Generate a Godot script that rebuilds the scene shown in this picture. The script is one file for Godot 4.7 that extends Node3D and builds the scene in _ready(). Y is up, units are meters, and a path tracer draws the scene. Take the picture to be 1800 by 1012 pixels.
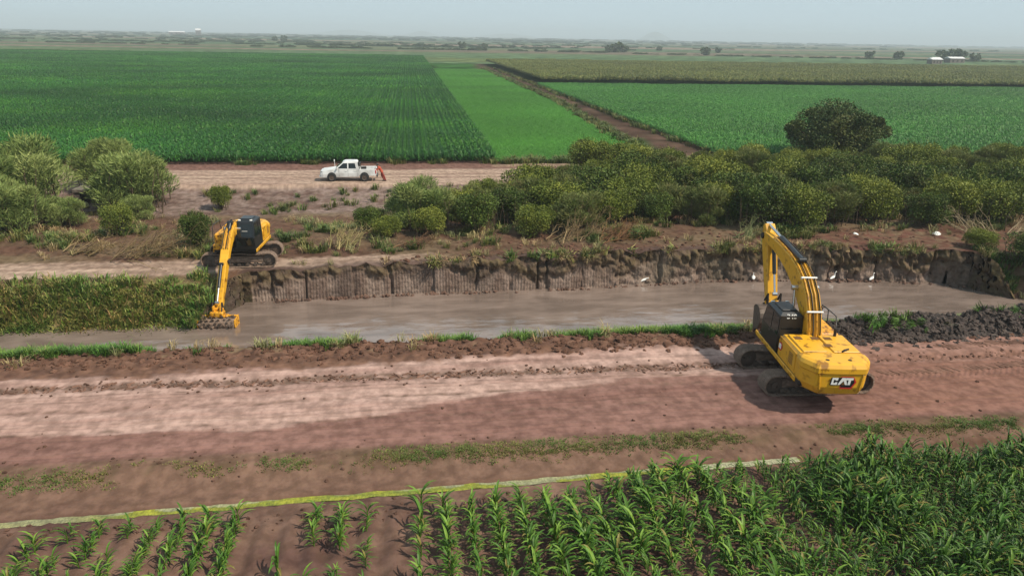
extends Node3D
# Canal dredging beside crop fields, seen from a drone. x runs along the canal, b = -z is the distance across it.

const K := 0.62            # photo tone -> base colour
var rng := RandomNumberGenerator.new()
var na := FastNoiseLite.new()
var nb := FastNoiseLite.new()
var nr := FastNoiseLite.new()
var M := {}
var used := {}

# ---------------------------------------------------------------- mesh builder
class MB:
	var v := PackedVector3Array()
	var n := PackedVector3Array()
	var c := PackedColorArray()
	var t := Transform3D.IDENTITY
	var col := Color(1, 1, 1)
	func tri_n(p, q, r, a, b, d):
		v.append(t * p); v.append(t * q); v.append(t * r)
		n.append((t.basis * a).normalized()); n.append((t.basis * b).normalized()); n.append((t.basis * d).normalized())
		c.append(col); c.append(col); c.append(col)
	func tri(p: Vector3, q: Vector3, r: Vector3):
		var m := (r - p).cross(q - p)
		if m.length_squared() < 1e-14: return
		m = m.normalized()
		tri_n(p, q, r, m, m, m)
	func quad(p, q, r, s):
		tri(p, q, r); tri(p, r, s)
	# loops of equal count, each counter-clockwise seen from the far end; sides + caps
	func loft(loops: Array, cap0 := true, cap1 := true):
		var k: int = loops[0].size()
		var cen := Vector3.ZERO
		for l in loops:
			for p in l: cen += p
		cen /= float(k * loops.size())
		for i in loops.size() - 1:
			var lc := Vector3.ZERO
			for p in loops[i]: lc += p
			for p in loops[i + 1]: lc += p
			lc /= float(2 * k)
			for j in k:
				var p: Vector3 = loops[i][j]; var q: Vector3 = loops[i][(j + 1) % k]
				var r: Vector3 = loops[i + 1][(j + 1) % k]; var s: Vector3 = loops[i + 1][j]
				_out(p, q, r, lc); _out(p, r, s, lc)
		if cap0: _cap(loops[0], cen)
		if cap1: _cap(loops[-1], cen)
	func _out(p: Vector3, q: Vector3, r: Vector3, cen: Vector3):
		var m := (r - p).cross(q - p)
		if m.length_squared() < 1e-14: return
		if m.dot((p + q + r) / 3.0 - cen) < 0: tri(p, r, q)
		else: tri(p, q, r)
	func _cap(l, cen: Vector3):
		var o := Vector3.ZERO
		for p in l: o += p
		o /= float(l.size())
		var m := Vector3.ZERO
		for i in l.size(): m += (l[i] - o).cross(l[(i + 1) % l.size()] - o)
		if m.length() < 1e-9: return
		m = m.normalized()
		if m.dot(o - cen) < 0: m = -m
		var ax := m.cross(Vector3.UP)
		if ax.length() < 0.1: ax = m.cross(Vector3.RIGHT)
		ax = ax.normalized()
		var ay := m.cross(ax)
		var flat := PackedVector2Array()
		for p in l: flat.append(Vector2((p - o).dot(ax), (p - o).dot(ay)))
		var idx := Geometry2D.triangulate_polygon(flat)
		for i in range(0, idx.size(), 3):
			var p: Vector3 = l[idx[i]]; var q: Vector3 = l[idx[i + 1]]; var r: Vector3 = l[idx[i + 2]]
			if (r - p).cross(q - p).dot(m) < 0: tri(p, r, q)
			else: tri(p, q, r)
	# polygon in (x, y) pushed along z from z0 to z1, edges of the caps bevelled
	func prism(poly: Array, z0: float, z1: float, bev := 0.02):
		var p := PackedVector2Array(poly)
		if Geometry2D.is_polygon_clockwise(p): p.reverse()
		var ins := inset(p, bev)
		var ls := []
		for e in [[ins, z0], [p, z0 + bev], [p, z1 - bev], [ins, z1]]:
			var l := []
			for q in e[0]: l.append(Vector3(q.x, q.y, e[1]))
			ls.append(l)
		# sides follow the outline, so the outward side is known from the polygon itself
		for i in 3:
			for j in p.size():
				var j2 := (j + 1) % p.size()
				quad(ls[i][j], ls[i + 1][j], ls[i + 1][j2], ls[i][j2])
		var cen := Vector3(0, 0, (z0 + z1) / 2)
		for q in p: cen += Vector3(q.x, q.y, 0) / p.size()
		_cap(ls[0], cen); _cap(ls[3], cen)
	func inset(p: PackedVector2Array, d: float) -> PackedVector2Array:
		var o := PackedVector2Array()
		var k := p.size()
		for i in k:
			var a := p[(i + k - 1) % k]; var b := p[i]; var e := p[(i + 1) % k]
			var n1 := (b - a).normalized().orthogonal() * -1.0
			var n2 := (e - b).normalized().orthogonal() * -1.0
			var m := (n1 + n2).normalized()
			var cs: float = max(0.35, m.dot(n1))
			# inward for a counter-clockwise outline is to its left
			var lft := Vector2(-(e - a).y, (e - a).x)
			if m.dot(lft) < 0: m = -m
			o.append(b + m * d / cs)
		return o
	func box(cen: Vector3, s: Vector3, bev := 0.02):
		var b: float = min(bev, 0.45 * min(s.x, min(s.y, s.z)))
		var x := s.x / 2; var y := s.y / 2
		var old := t
		t = t * Transform3D(Basis.IDENTITY, cen)
		prism([Vector2(-x + b, -y), Vector2(x - b, -y), Vector2(x, -y + b), Vector2(x, y - b), Vector2(x - b, y), Vector2(-x + b, y), Vector2(-x, y - b), Vector2(-x, -y + b)], -s.z / 2, s.z / 2, b)
		t = old
	# surface of revolution from p to q: profile of [share along, radius]
	func rings(p: Vector3, q: Vector3, prof: Array, k := 14):
		var ax := (q - p).normalized()
		var u := ax.cross(Vector3.UP)
		if u.length() < 0.05: u = ax.cross(Vector3.RIGHT)
		u = u.normalized()
		var w := ax.cross(u)
		var L := p.distance_to(q)
		for i in prof.size() - 1:
			var a = prof[i]; var b = prof[i + 1]
			var sl := Vector2((b[0] - a[0]) * L, b[1] - a[1])
			if sl.length() < 1e-6: continue
			sl = sl.normalized()
			for j in k:
				var a0 := TAU * j / k; var a1 := TAU * (j + 1) / k
				var d0 := u * cos(a0) + w * sin(a0); var d1 := u * cos(a1) + w * sin(a1)
				var n0 := d0 * sl.x - ax * sl.y; var n1 := d1 * sl.x - ax * sl.y
				var A: Vector3 = p + ax * L * a[0]; var B: Vector3 = p + ax * L * b[0]
				var P0: Vector3 = A + d0 * a[1]; var P1: Vector3 = A + d1 * a[1]
				var Q0: Vector3 = B + d0 * b[1]; var Q1: Vector3 = B + d1 * b[1]
				_tn(P0, Q0, Q1, n0, n0, n1); _tn(P0, Q1, P1, n0, n1, n1)
	func _tn(p: Vector3, q: Vector3, r: Vector3, a: Vector3, b: Vector3, d: Vector3):
		var m := (r - p).cross(q - p)
		if m.length_squared() < 1e-16: return
		if m.dot(a + b + d) < 0: tri_n(p, r, q, a, d, b)
		else: tri_n(p, q, r, a, b, d)
	func cyl(p, q, r0: float, r1 := -1.0, k := 12):
		if r1 < 0: r1 = r0
		rings(p, q, [[0.0, 0.0], [0.0, r0 * 0.9], [0.02, r0], [0.98, r1], [1.0, r1 * 0.9], [1.0, 0.0]], k)
	func tube(path: Array, rad, k := 6):
		var prev := Vector3.ZERO
		var ring0 := []; var dir0 := []
		for i in path.size():
			var tg: Vector3 = (path[min(i + 1, path.size() - 1)] - path[max(i - 1, 0)]).normalized()
			var u := tg.cross(Vector3.UP) if prev == Vector3.ZERO else prev - tg * prev.dot(tg)
			if u.length() < 0.02: u = tg.cross(Vector3.RIGHT)
			u = u.normalized(); prev = u
			var w := tg.cross(u)
			var r: float = rad[i] if rad is Array else rad
			var ring := []; var dr := []
			for j in k:
				var d := u * cos(TAU * j / k) + w * sin(TAU * j / k)
				ring.append(path[i] + d * r); dr.append(d)
			if i > 0:
				for j in k:
					var j2 := (j + 1) % k
					_tn(ring0[j], ring[j], ring[j2], dir0[j], dr[j], dr[j2])
					_tn(ring0[j], ring[j2], ring0[j2], dir0[j], dr[j2], dir0[j2])
			ring0 = ring; dir0 = dr
	func mesh() -> ArrayMesh:
		var a := []
		a.resize(Mesh.ARRAY_MAX)
		a[Mesh.ARRAY_VERTEX] = v; a[Mesh.ARRAY_NORMAL] = n; a[Mesh.ARRAY_COLOR] = c
		var m := ArrayMesh.new()
		m.add_surface_from_arrays(Mesh.PRIMITIVE_TRIANGLES, a)
		return m

# ---------------------------------------------------------------- nodes
func numbered(called: String) -> String:
	used[called] = used.get(called, -1) + 1
	return called if used[called] == 0 else "%s_%03d" % [called, used[called]]
func tag(o, label, category, group = "", kind = ""):
	if label: o.set_meta("label", label)
	if category: o.set_meta("category", category)
	if group: o.set_meta("group", group)
	if kind: o.set_meta("kind", kind)
	return o
func thing(called, label, category, at = Vector3.ZERO, turn = 0.0, group = ""):
	var o := Node3D.new()
	o.name = numbered(called); add_child(o)
	o.position = at; o.rotation.y = turn
	return tag(o, label, category, group)
func part(mb, called, mat, parent):
	var o := MeshInstance3D.new()
	o.mesh = mb.mesh() if mb is MB else mb
	o.material_override = mat
	o.name = called if parent != self else numbered(called)
	parent.add_child(o, true)
	return o
func struct(mesh, called, mat):
	return tag(part(mesh, called, mat, self), "", "", "", "structure")
func multi(mesh, xfs: Array, cols: Array, called, mat, parent = self):
	var mm := MultiMesh.new()
	mm.transform_format = MultiMesh.TRANSFORM_3D
	mm.use_colors = true
	mm.mesh = mesh
	mm.instance_count = xfs.size()
	for i in xfs.size():
		mm.set_instance_transform(i, xfs[i]); mm.set_instance_color(i, cols[i] if cols.size() else Color.WHITE)
	var o := MultiMeshInstance3D.new()
	o.multimesh = mm; o.material_override = mat
	o.name = called if parent != self else numbered(called)
	parent.add_child(o, true)
	o.set_meta("kind", "stuff")
	return o

# ---------------------------------------------------------------- colours and materials
func pc(r, g, b, k = K) -> Color:      # a tone read off the photograph, as a linear base colour
	var c := Color8(r, g, b).srgb_to_linear()
	return Color(c.r * k, c.g * k, c.b * k)
func noise_tex(seed_, freq, oct, lo, hi, size = 512, warm = 0.0, thr = 0.0) -> ImageTexture:
	var f := FastNoiseLite.new()
	f.seed = seed_; f.frequency = freq; f.fractal_octaves = oct; f.noise_type = FastNoiseLite.TYPE_PERLIN; f.fractal_gain = 0.6
	var im := f.get_seamless_image(size, size)
	im.convert(Image.FORMAT_L8)
	var d := im.get_data()
	var o := PackedByteArray(); o.resize(d.size() * 3)
	for i in d.size():
		var x := lerpf(lo, hi, smoothstep(0.15, 0.85, d[i] / 255.0)) if thr == 0.0 else lerpf(hi, lo, smoothstep(thr, thr + 0.22, d[i] / 255.0))
		o[i * 3] = int(255.0 * clampf(x + warm * (1 - x), 0, 1)); o[i * 3 + 1] = int(255.0 * x); o[i * 3 + 2] = int(255.0 * clampf(x - warm * (1 - x), 0, 1))
	return ImageTexture.create_from_image(Image.create_from_data(size, size, false, Image.FORMAT_RGB8, o))
func mat(lin: Color, rough = 0.8, vc = false, tex = null, scale = 1.0, relief = null, cm = 1.0, metal = 0.0) -> StandardMaterial3D:
	var m := StandardMaterial3D.new()
	m.albedo_color = lin.linear_to_srgb(); m.roughness = rough; m.metallic = metal
	m.vertex_color_use_as_albedo = vc
	m.cull_mode = BaseMaterial3D.CULL_DISABLED
	if tex:
		m.albedo_texture = tex
		m.uv1_triplanar = true; m.uv1_world_triplanar = vc; m.uv1_scale = Vector3.ONE * scale
	if relief:
		m.heightmap_enabled = true; m.heightmap_texture = relief; m.heightmap_scale = cm
	return m
func make_materials():
	var grit := noise_tex(11, 0.011, 7, 0.78, 1.0, 512, 0.03)
	var rel := noise_tex(12, 0.014, 7, 0.0, 1.0, 512)
	var dirt := noise_tex(13, 0.012, 6, 0.6, 1.0, 512, 0.14, 0.55)
	M.grit = grit; M.rel = rel
	M.soil = mat(Color.WHITE, 0.95, true, grit, 0.31, rel, 1.1)
	M.soil.metallic_specular = 0.2
	M.farsoil = mat(Color.WHITE, 1.0, true, noise_tex(21, 0.012, 5, 0.7, 1.0), 0.012)
	M.farsoil.metallic_specular = 0.0
	M.wall = mat(Color.WHITE, 0.9, true, grit, 0.8, rel, 2.5)
	M.wall.metallic_specular = 0.25
	M.mud = mat(Color.WHITE, 0.85, true, grit, 0.7, rel, 3.0)
	M.water = mat(pc(152, 134, 124, 0.74), 0.08, false, noise_tex(31, 0.006, 4, 0.8, 1.0, 512, 0.03), 0.06, noise_tex(32, 0.02, 4, 0.0, 1.0), 0.7)
	M.water.metallic_specular = 1.0
	M.water.uv1_scale = Vector3(0.07, 0.2, 0.22)
	M.water.uv1_world_triplanar = true
	M.scum = mat(Color.WHITE, 0.7, true, grit, 1.2, rel, 2.0)
	M.leaf = mat(Color.WHITE, 0.55, true)
	M.leaf.backlight = Color(0.35, 0.42, 0.2); M.leaf.metallic_specular = 0.3
	M.crop = mat(Color.WHITE, 0.5, true)
	M.crop.backlight = Color(0.3, 0.4, 0.15); M.crop.metallic_specular = 0.35
	M.bark = mat(pc(120, 100, 80), 0.9, false, grit, 1.0)
	M.dry = mat(Color.WHITE, 0.9, true)
	M.yellow = mat(pc(236, 176, 40, 0.8), 0.42, false, dirt, 0.35)
	M.yellow2 = mat(pc(236, 170, 40, 0.8), 0.5, false, noise_tex(14, 0.015, 6, 0.45, 1.0, 512, 0.14, 0.5), 0.6)
	M.black = mat(Color(0.012, 0.013, 0.015), 0.35)
	M.rubber = mat(Color(0.02, 0.02, 0.021), 0.8)
	M.steel = mat(pc(120, 105, 95, 0.6), 0.6, false, dirt, 0.8, null, 0, 0.3)
	M.dark = mat(pc(60, 52, 47, 0.6), 0.8, false, grit, 1.0)
	M.muddy = mat(pc(176, 150, 132, 0.6), 0.9, false, grit, 1.0, rel, 3.0)
	M.chrome = mat(Color(0.6, 0.6, 0.6), 0.2, false, null, 1, null, 0, 0.9)
	M.glass = mat(Color(0.01, 0.014, 0.016), 0.05)
	M.white = mat(Color(0.75, 0.76, 0.76), 0.3, false, noise_tex(15, 0.01, 3, 0.85, 1.0, 256, 0.05), 0.4)
	M.plastic = mat(Color(0.75, 0.75, 0.72), 0.5)
	M.red = mat(Color(0.5, 0.02, 0.015), 0.5)
	M.grille = mat(pc(150, 105, 50, 0.5), 0.8)
	M.feather = mat(Color(0.8, 0.8, 0.78), 0.8)
	M.beak = mat(Color(0.6, 0.35, 0.05), 0.5)
	M.concrete = mat(pc(150, 140, 130), 0.9, false, grit, 0.5, rel, 2.0)
	M.skin = mat(Color(0.32, 0.17, 0.11), 0.6)
	M.cloth = mat(pc(200, 88, 62, 0.7), 0.85)
	M.cloth2 = mat(pc(150, 60, 50, 0.7), 0.85)
	M.hill = mat(pc(124, 128, 92), 1.0, false, noise_tex(41, 0.02, 4, 0.8, 1.0, 256), 0.004)
	M.roof = mat(Color(0.6, 0.6, 0.6), 0.6)

# ---------------------------------------------------------------- terrain
const EDGE := [[-90, 40.9], [-14, 40.7], [-12.4, 41.2], [-11.5, 43.0], [-10.5, 45.1], [-1, 45.8], [10, 46.0], [20, 46.9], [26, 46.7], [32, 46.0], [36.5, 45.0], [38.2, 44.0], [38.9, 42.3], [41.0, 40.4], [45, 38.6], [95, 37.5]]
const LIGHT := [[-40, 24.8], [-14, 24.7], [-9, 24.6], [-6, 24.2], [-3.5, 25.0], [-1, 25.4], [3, 26.1], [9, 26.7], [14, 27.2], [40, 27.4]]
const WATER_Y := -2.45
var panels := []
func table(t: Array, x: float) -> float:
	for i in t.size() - 1:
		if x <= t[i + 1][0]:
			return lerpf(t[i][1], t[i + 1][1], clampf((x - t[i][0]) / float(t[i + 1][0] - t[i][0]), 0, 1))
	return t[-1][1]
func edge(x: float) -> float:
	return table(EDGE, x)
func plat(x: float) -> float:
	return lerpf(-0.4, 0.0, smoothstep(-10, 15, x))
func ditch(x: float) -> float:
	return 19.9 + (x + 12.0) * 0.036 + 0.06 * na.get_noise_2d(x * 9.0, 5)
func rut(b: float, at: float, w: float) -> float:
	return exp(-pow((b - at) / w, 2))
func rut1(x): return 28.35 + 0.12 * na.get_noise_2d(x * 3.0, 3) - 0.012 * x
func rut2(x): return 26.6 + 0.1 * na.get_noise_2d(x * 3.0, 9) + 0.005 * x
func height(x: float, b: float) -> float:
	var f := na.get_noise_2d(x * 14.0, b * 14.0)
	var g := nb.get_noise_2d(x * 3.0, b * 3.0)
	if b < 31.7:
		var y := -0.16 * (1.0 - smoothstep(20.6, 22.6, b))
		var fld := 1.0 - smoothstep(18.6, 19.6, b)
		y += fld * 0.055 * cos(TAU * (x + 9.0) / 0.75) + 0.025 * f * (1.0 - smoothstep(22, 23, b))
		var hl: float = smoothstep(18.3, 19.0, b) * (1.0 - smoothstep(19.7, 20.1, b))
		y += hl * 0.07 * absf(f + 0.4 * nr.get_noise_2d(x * 30, b * 30))
		y -= 0.22 * exp(-pow((b - ditch(x)) / 0.17, 4))
		y += 0.06 * g * smoothstep(22, 23.5, b) + 0.012 * f
		y += 0.16 * exp(-pow((b - 22.2) / 0.5, 2)) * (0.6 + 0.5 * g) 
		# wheel and track ruts, with the imprint of the grousers
		for e in [[rut1(x), 0.34, 0.06], [rut1(x) + 2.3, 0.3, 0.035], [rut2(x), 0.2, 0.03], [rut2(x) - 1.7, 0.2, 0.02]]:
			var r := rut(b, e[0], e[1])
			if r > 0.02:
				y -= r * e[2] * (1.0 + 0.8 * f) - r * 0.025 * nr.get_noise_2d(x * 22, b * 22)
				if e[2] > 0.05: y += r * 0.02 * sin(x * 34.0 + 14.0 * absf(b - e[0]))
		# thin wheel lines drawn out along the road
		for e in [[23.4, 0.012, 1.7], [24.3, -0.008, 2.9], [25.3, 0.01, 4.1], [25.75, 0.006, 5.5], [27.3, -0.006, 6.2], [29.1, -0.01, 7.7]]:
			var c0: float = b - e[0] - e[1] * x - 0.15 * nb.get_noise_2d(x * 2.0, e[2] * 50.0)
			if absf(c0) < 0.3: y += 0.022 * (exp(-pow((absf(c0) - 0.13) / 0.05, 2)) - exp(-pow(c0 / 0.08, 2)))
		if x > 17.0:
			var q := rut(b, 26.2 + 0.02 * (x - 18), 0.4) + rut(b, 27.9 + 0.02 * (x - 18), 0.3)
			y += smoothstep(17.0, 18.5, x) * q * (0.035 * sin(x * 30.0 + 20.0 * (b - 26.2)) - 0.02)
		var cl := smoothstep(29.5, 30.6, b)
		y += cl * (0.04 + 0.17 * absf(nr.get_noise_2d(x * 8.0, b * 9.0)) + 0.10 * f)
		return y
	if b < 40.505:
		var t := clampf((b - 31.7) / 7.0, 0, 1)
		return lerpf(0.06, -3.0, pow(t, 0.92)) + (0.17 * absf(nr.get_noise_2d(x * 8.0, b * 9.0)) + 0.1 * f) * (1.0 - t * 0.5)
	var p := plat(x)
	var e := edge(x)
	var lw := 1.0 - smoothstep(-13.0, -11.2, x)
	var yl := lerpf(-2.9, p, smoothstep(0, 1, (b - 40.5) / 3.7)) + 0.08 * f
	var rw := smoothstep(38.5, 40.0, x)
	var yr := lerpf(-2.6, p, smoothstep(-0.2, 2.6, b - e)) + 0.1 * f
	var crust := exp(-maxf(0.0, b - e) / 0.5)
	var yc: float = p + crust * (0.10 * absf(nr.get_noise_2d(x * 7, b * 7)) + 0.10 * f - 0.1 + 0.3 * nb.get_noise_2d(x * 7.0, 90.0))
	var y2 := lerpf(lerpf(yc, yl, lw), yr, rw)
	# rough strip, then the hollow in front of the far road
	var ro := smoothstep(47.5, 49.5, b) * (1.0 - smoothstep(70.0, 71.0, b))
	y2 += ro * (0.22 * g + 0.12 * f)
	var dip := smoothstep(53, 59, b) * (1.0 - smoothstep(66.0, 70.4 + 0.5 * g, b))
	y2 = lerpf(y2, -0.95 + 0.25 * g + 0.1 * f, dip)
	y2 = lerpf(y2, 0.03 * g + 0.01 * f, smoothstep(70, 71, b))
	if b > 72:
		for e2 in [74.2, 76.0]: y2 -= 0.05 * rut(b, e2, 0.3)
		y2 += 0.18 * exp(-pow((b - 80.6) / 0.7, 2)) * (1 + f)
	return y2
func tone(x: float, b: float) -> Color:
	var f := na.get_noise_2d(x * 10.0, b * 10.0)
	var f2 := na.get_noise_2d(x * 0.7 + 100.0, b * 13.0 - x * 0.4)
	var g := nb.get_noise_2d(x * 2.0, b * 5.0)
	var c: Color
	var soil := pc(152, 122, 106)
	var wet := pc(154, 116, 106)
	var sand := pc(224, 188, 175)
	var red := pc(152, 116, 98)
	if b < 31.7:
		c = soil.lerp(pc(122, 94, 84), clampf(0.5 + 0.9 * g + 0.5 * f, 0, 1))
		if b > 19.8: c = c.lerp(pc(158, 124, 105), 0.5 * smoothstep(19.9, 20.4, b))
		c = c.lerp(pc(122, 104, 80), 0.6 * exp(-pow((b - 22.1) / 0.6, 2)) * smoothstep(-0.4, 0.5, f + g))
		var w := smoothstep(22.6, 23.0, b)
		c = c.lerp(wet.lerp(pc(172, 132, 121), clampf(0.5 + 0.7 * f2 + 0.4 * g, 0, 1)), w)
		var lb := table(LIGHT, x) + 0.5 * g + 0.22 * f + 0.25 * f2
		c = c.lerp(sand.lerp(pc(192, 155, 143), clampf(0.4 + 0.9 * f2 + 0.4 * g, 0, 1)), smoothstep(lb - 0.12, lb + 0.25, b))
		for e in [[rut1(x), 0.34, 1.1], [rut1(x) + 2.3, 0.3, 0.5], [rut2(x), 0.14, 0.5], [rut2(x) - 1.7, 0.1, 0.4], [rut2(x) + 0.7, 0.05, 0.4], [rut2(x) + 0.95, 0.04, 0.35], [rut1(x) + 1.1, 0.05, 0.4], [rut1(x) - 0.75, 0.05, 0.4], [rut2(x) - 1.2, 0.05, 0.35], [rut2(x) - 2.2, 0.04, 0.3]]:
			var r := rut(b, e[0], e[1])
			if r > 0.05: c = c.lerp(pc(128, 104, 90), clampf(r * e[2] * (0.8 + 1.2 * nr.get_noise_2d(x * 12, b * 16) + f), 0, 0.85))
		c = c.lerp(pc(165, 122, 106), 0.75 * smoothstep(16, 20, x + f) * smoothstep(22.6, 23.4, b))
		var cb := 29.75 + 0.5 * g + 0.3 * f - 0.35 * smoothstep(2, -10, x) + 0.5 * smoothstep(5, 12, x)
		c = c.lerp(red.lerp(pc(116, 88, 76), clampf(0.5 + f, 0, 1)), smoothstep(cb - 0.2, cb + 0.3, b))
		c = c.lerp(pc(170, 150, 120), 0.6 * smoothstep(30.7, 31.4, b) * smoothstep(0.15, 0.4, nr.get_noise_2d(x * 5, b * 6)))
		return c
	if b < 40.505:
		c = red.lerp(pc(105, 95, 70), clampf(0.4 + f + g, 0, 1))
		return c.lerp(pc(88, 86, 66), smoothstep(33, 36, b))
	var e3 := edge(x)
	var d := b - e3
	var sandy := pc(216, 188, 168)
	if b < 72.5:
		c = pc(140, 120, 96).lerp(pc(120, 92, 76), clampf(0.5 + 1.2 * g + 0.5 * f, 0, 1))
		# packed strip the machine stands on
		var tr := smoothstep(0.2, 0.6, b - lerpf(44.0, 45.2, smoothstep(-13, -10, x))) * (1.0 - smoothstep(47.2, 47.9, b + 0.5 * f)) * (1.0 - smoothstep(-3, 3, x + 2.0 * g))
		c = c.lerp(sandy.lerp(pc(160, 132, 116), clampf(0.4 + f2, 0, 1)), tr)
		if x < -10.5: c = c.lerp(pc(154, 138, 96), (1.0 - smoothstep(43.4, 44.3, b + 0.3 * f)))
		else: c = c.lerp(pc(110, 90, 84), 0.8 * (1.0 - smoothstep(0.2, 0.9, d + 0.3 * f)))
		c = c.lerp(pc(128, 88, 76), smoothstep(20, 26, x) * (1.0 - smoothstep(50, 52, b)) * clampf(0.5 + f, 0, 1))
		# grey eroded slope under the far road
		c = c.lerp(pc(170, 148, 138).lerp(pc(128, 104, 94), clampf(0.5 + 1.3 * f + g, 0, 1)), smoothstep(61, 63.5, b + g) * (1.0 - smoothstep(8, 12, x)))
		c = c.lerp(pc(125, 92, 78), smoothstep(53, 56, b + g) * (1.0 - smoothstep(59, 62, b + g)) * 0.7)
		if b < 70.6: return c
	c = sandy.lerp(pc(192, 162, 145), clampf(0.4 + 1.2 * f2 + 0.4 * g, 0, 1))
	for e2 in [74.2, 76.0]: c = c.lerp(pc(150, 120, 106), 0.5 * rut(b, e2 + 0.2 * g, 0.3))
	c = c.lerp(pc(146, 112, 100), smoothstep(78.2, 79.2, b + 0.5 * g))
	if x > 9.0: c = c.lerp(pc(190, 165, 140), 0.7 * smoothstep(79.5, 80.0, b) * (1 - smoothstep(81, 82, b)))
	return c
func grid_mesh(x0: float, x1: float, nx: int, b0: float, b1: float, ny: int, hf: Callable, cf: Callable, start = null) -> ArrayMesh:
	var v := PackedVector3Array(); var n := PackedVector3Array(); var c := PackedColorArray(); var ix := PackedInt32Array()
	v.resize((nx + 1) * (ny + 1)); n.resize(v.size()); c.resize(v.size())
	for i in nx + 1:
		var x := lerpf(x0, x1, float(i) / nx)
		var s: float = start.call(x) if start else b0
		for j in ny + 1:
			var b := lerpf(s, b1, float(j) / ny)
			var k := i * (ny + 1) + j
			v[k] = Vector3(x, hf.call(x, b), -b); c[k] = cf.call(x, b)
	for i in nx + 1:
		for j in ny + 1:
			var k := i * (ny + 1) + j
			var dx: Vector3 = v[min(i + 1, nx) * (ny + 1) + j] - v[max(i - 1, 0) * (ny + 1) + j]
			var db: Vector3 = v[i * (ny + 1) + min(j + 1, ny)] - v[i * (ny + 1) + max(j - 1, 0)]
			n[k] = dx.cross(db).normalized()
			if n[k].y < 0: n[k] = -n[k]
	for i in nx:
		for j in ny:
			var k := i * (ny + 1) + j
			var k2 := k + ny + 1
			ix.append_array(PackedInt32Array([k, k + 1, k2 + 1, k, k2 + 1, k2]))
	var a := []
	a.resize(Mesh.ARRAY_MAX)
	a[Mesh.ARRAY_VERTEX] = v; a[Mesh.ARRAY_NORMAL] = n; a[Mesh.ARRAY_COLOR] = c; a[Mesh.ARRAY_INDEX] = ix
	var m := ArrayMesh.new()
	m.add_surface_from_arrays(Mesh.PRIMITIVE_TRIANGLES, a)
	return m
func build_terrain():
	struct(grid_mesh(-30, 34, 640, 4, 19.4, 120, height, tone), "field_soil", M.soil)
	struct(grid_mesh(-36, 46, 680, 19.4, 31.7, 190, height, tone), "dirt_road", M.soil)
	struct(grid_mesh(-44, 60, 416, 31.7, 40.5, 36, height, tone), "canal_bank", M.soil)
	struct(grid_mesh(-60, 80, 560, 41, 51, 40, height, tone, edge), "canal_platform", M.soil)
	struct(grid_mesh(-80, 100, 450, 51, 71, 50, height, tone), "rough_ground", M.soil)
	struct(grid_mesh(-100, 140, 400, 71, 84, 34, height, tone), "farm_road", M.soil)
	var base := MB.new()
	base.col = pc(120, 95, 80)
	base.quad(Vector3(-9000, -6, 9000), Vector3(-9000, -6, -9000), Vector3(9000, -6, -9000), Vector3(9000, -6, 9000))
	struct(base, "ground", M.farsoil)
	# water
	var wh := func(x: float, b: float) -> float:
		return WATER_Y + 0.012 * na.get_noise_2d(x * 5.0, b * 14.0) + 0.02 * nb.get_noise_2d(x * 3.0, b * 9.0)
	var wc := func(_x, _b): return Color.WHITE
	struct(grid_mesh(-60, 80, 700, 35.5, 48.5, 80, wh, wc), "canal_water", M.water)
	build_wall()
	build_ditch()
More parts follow.
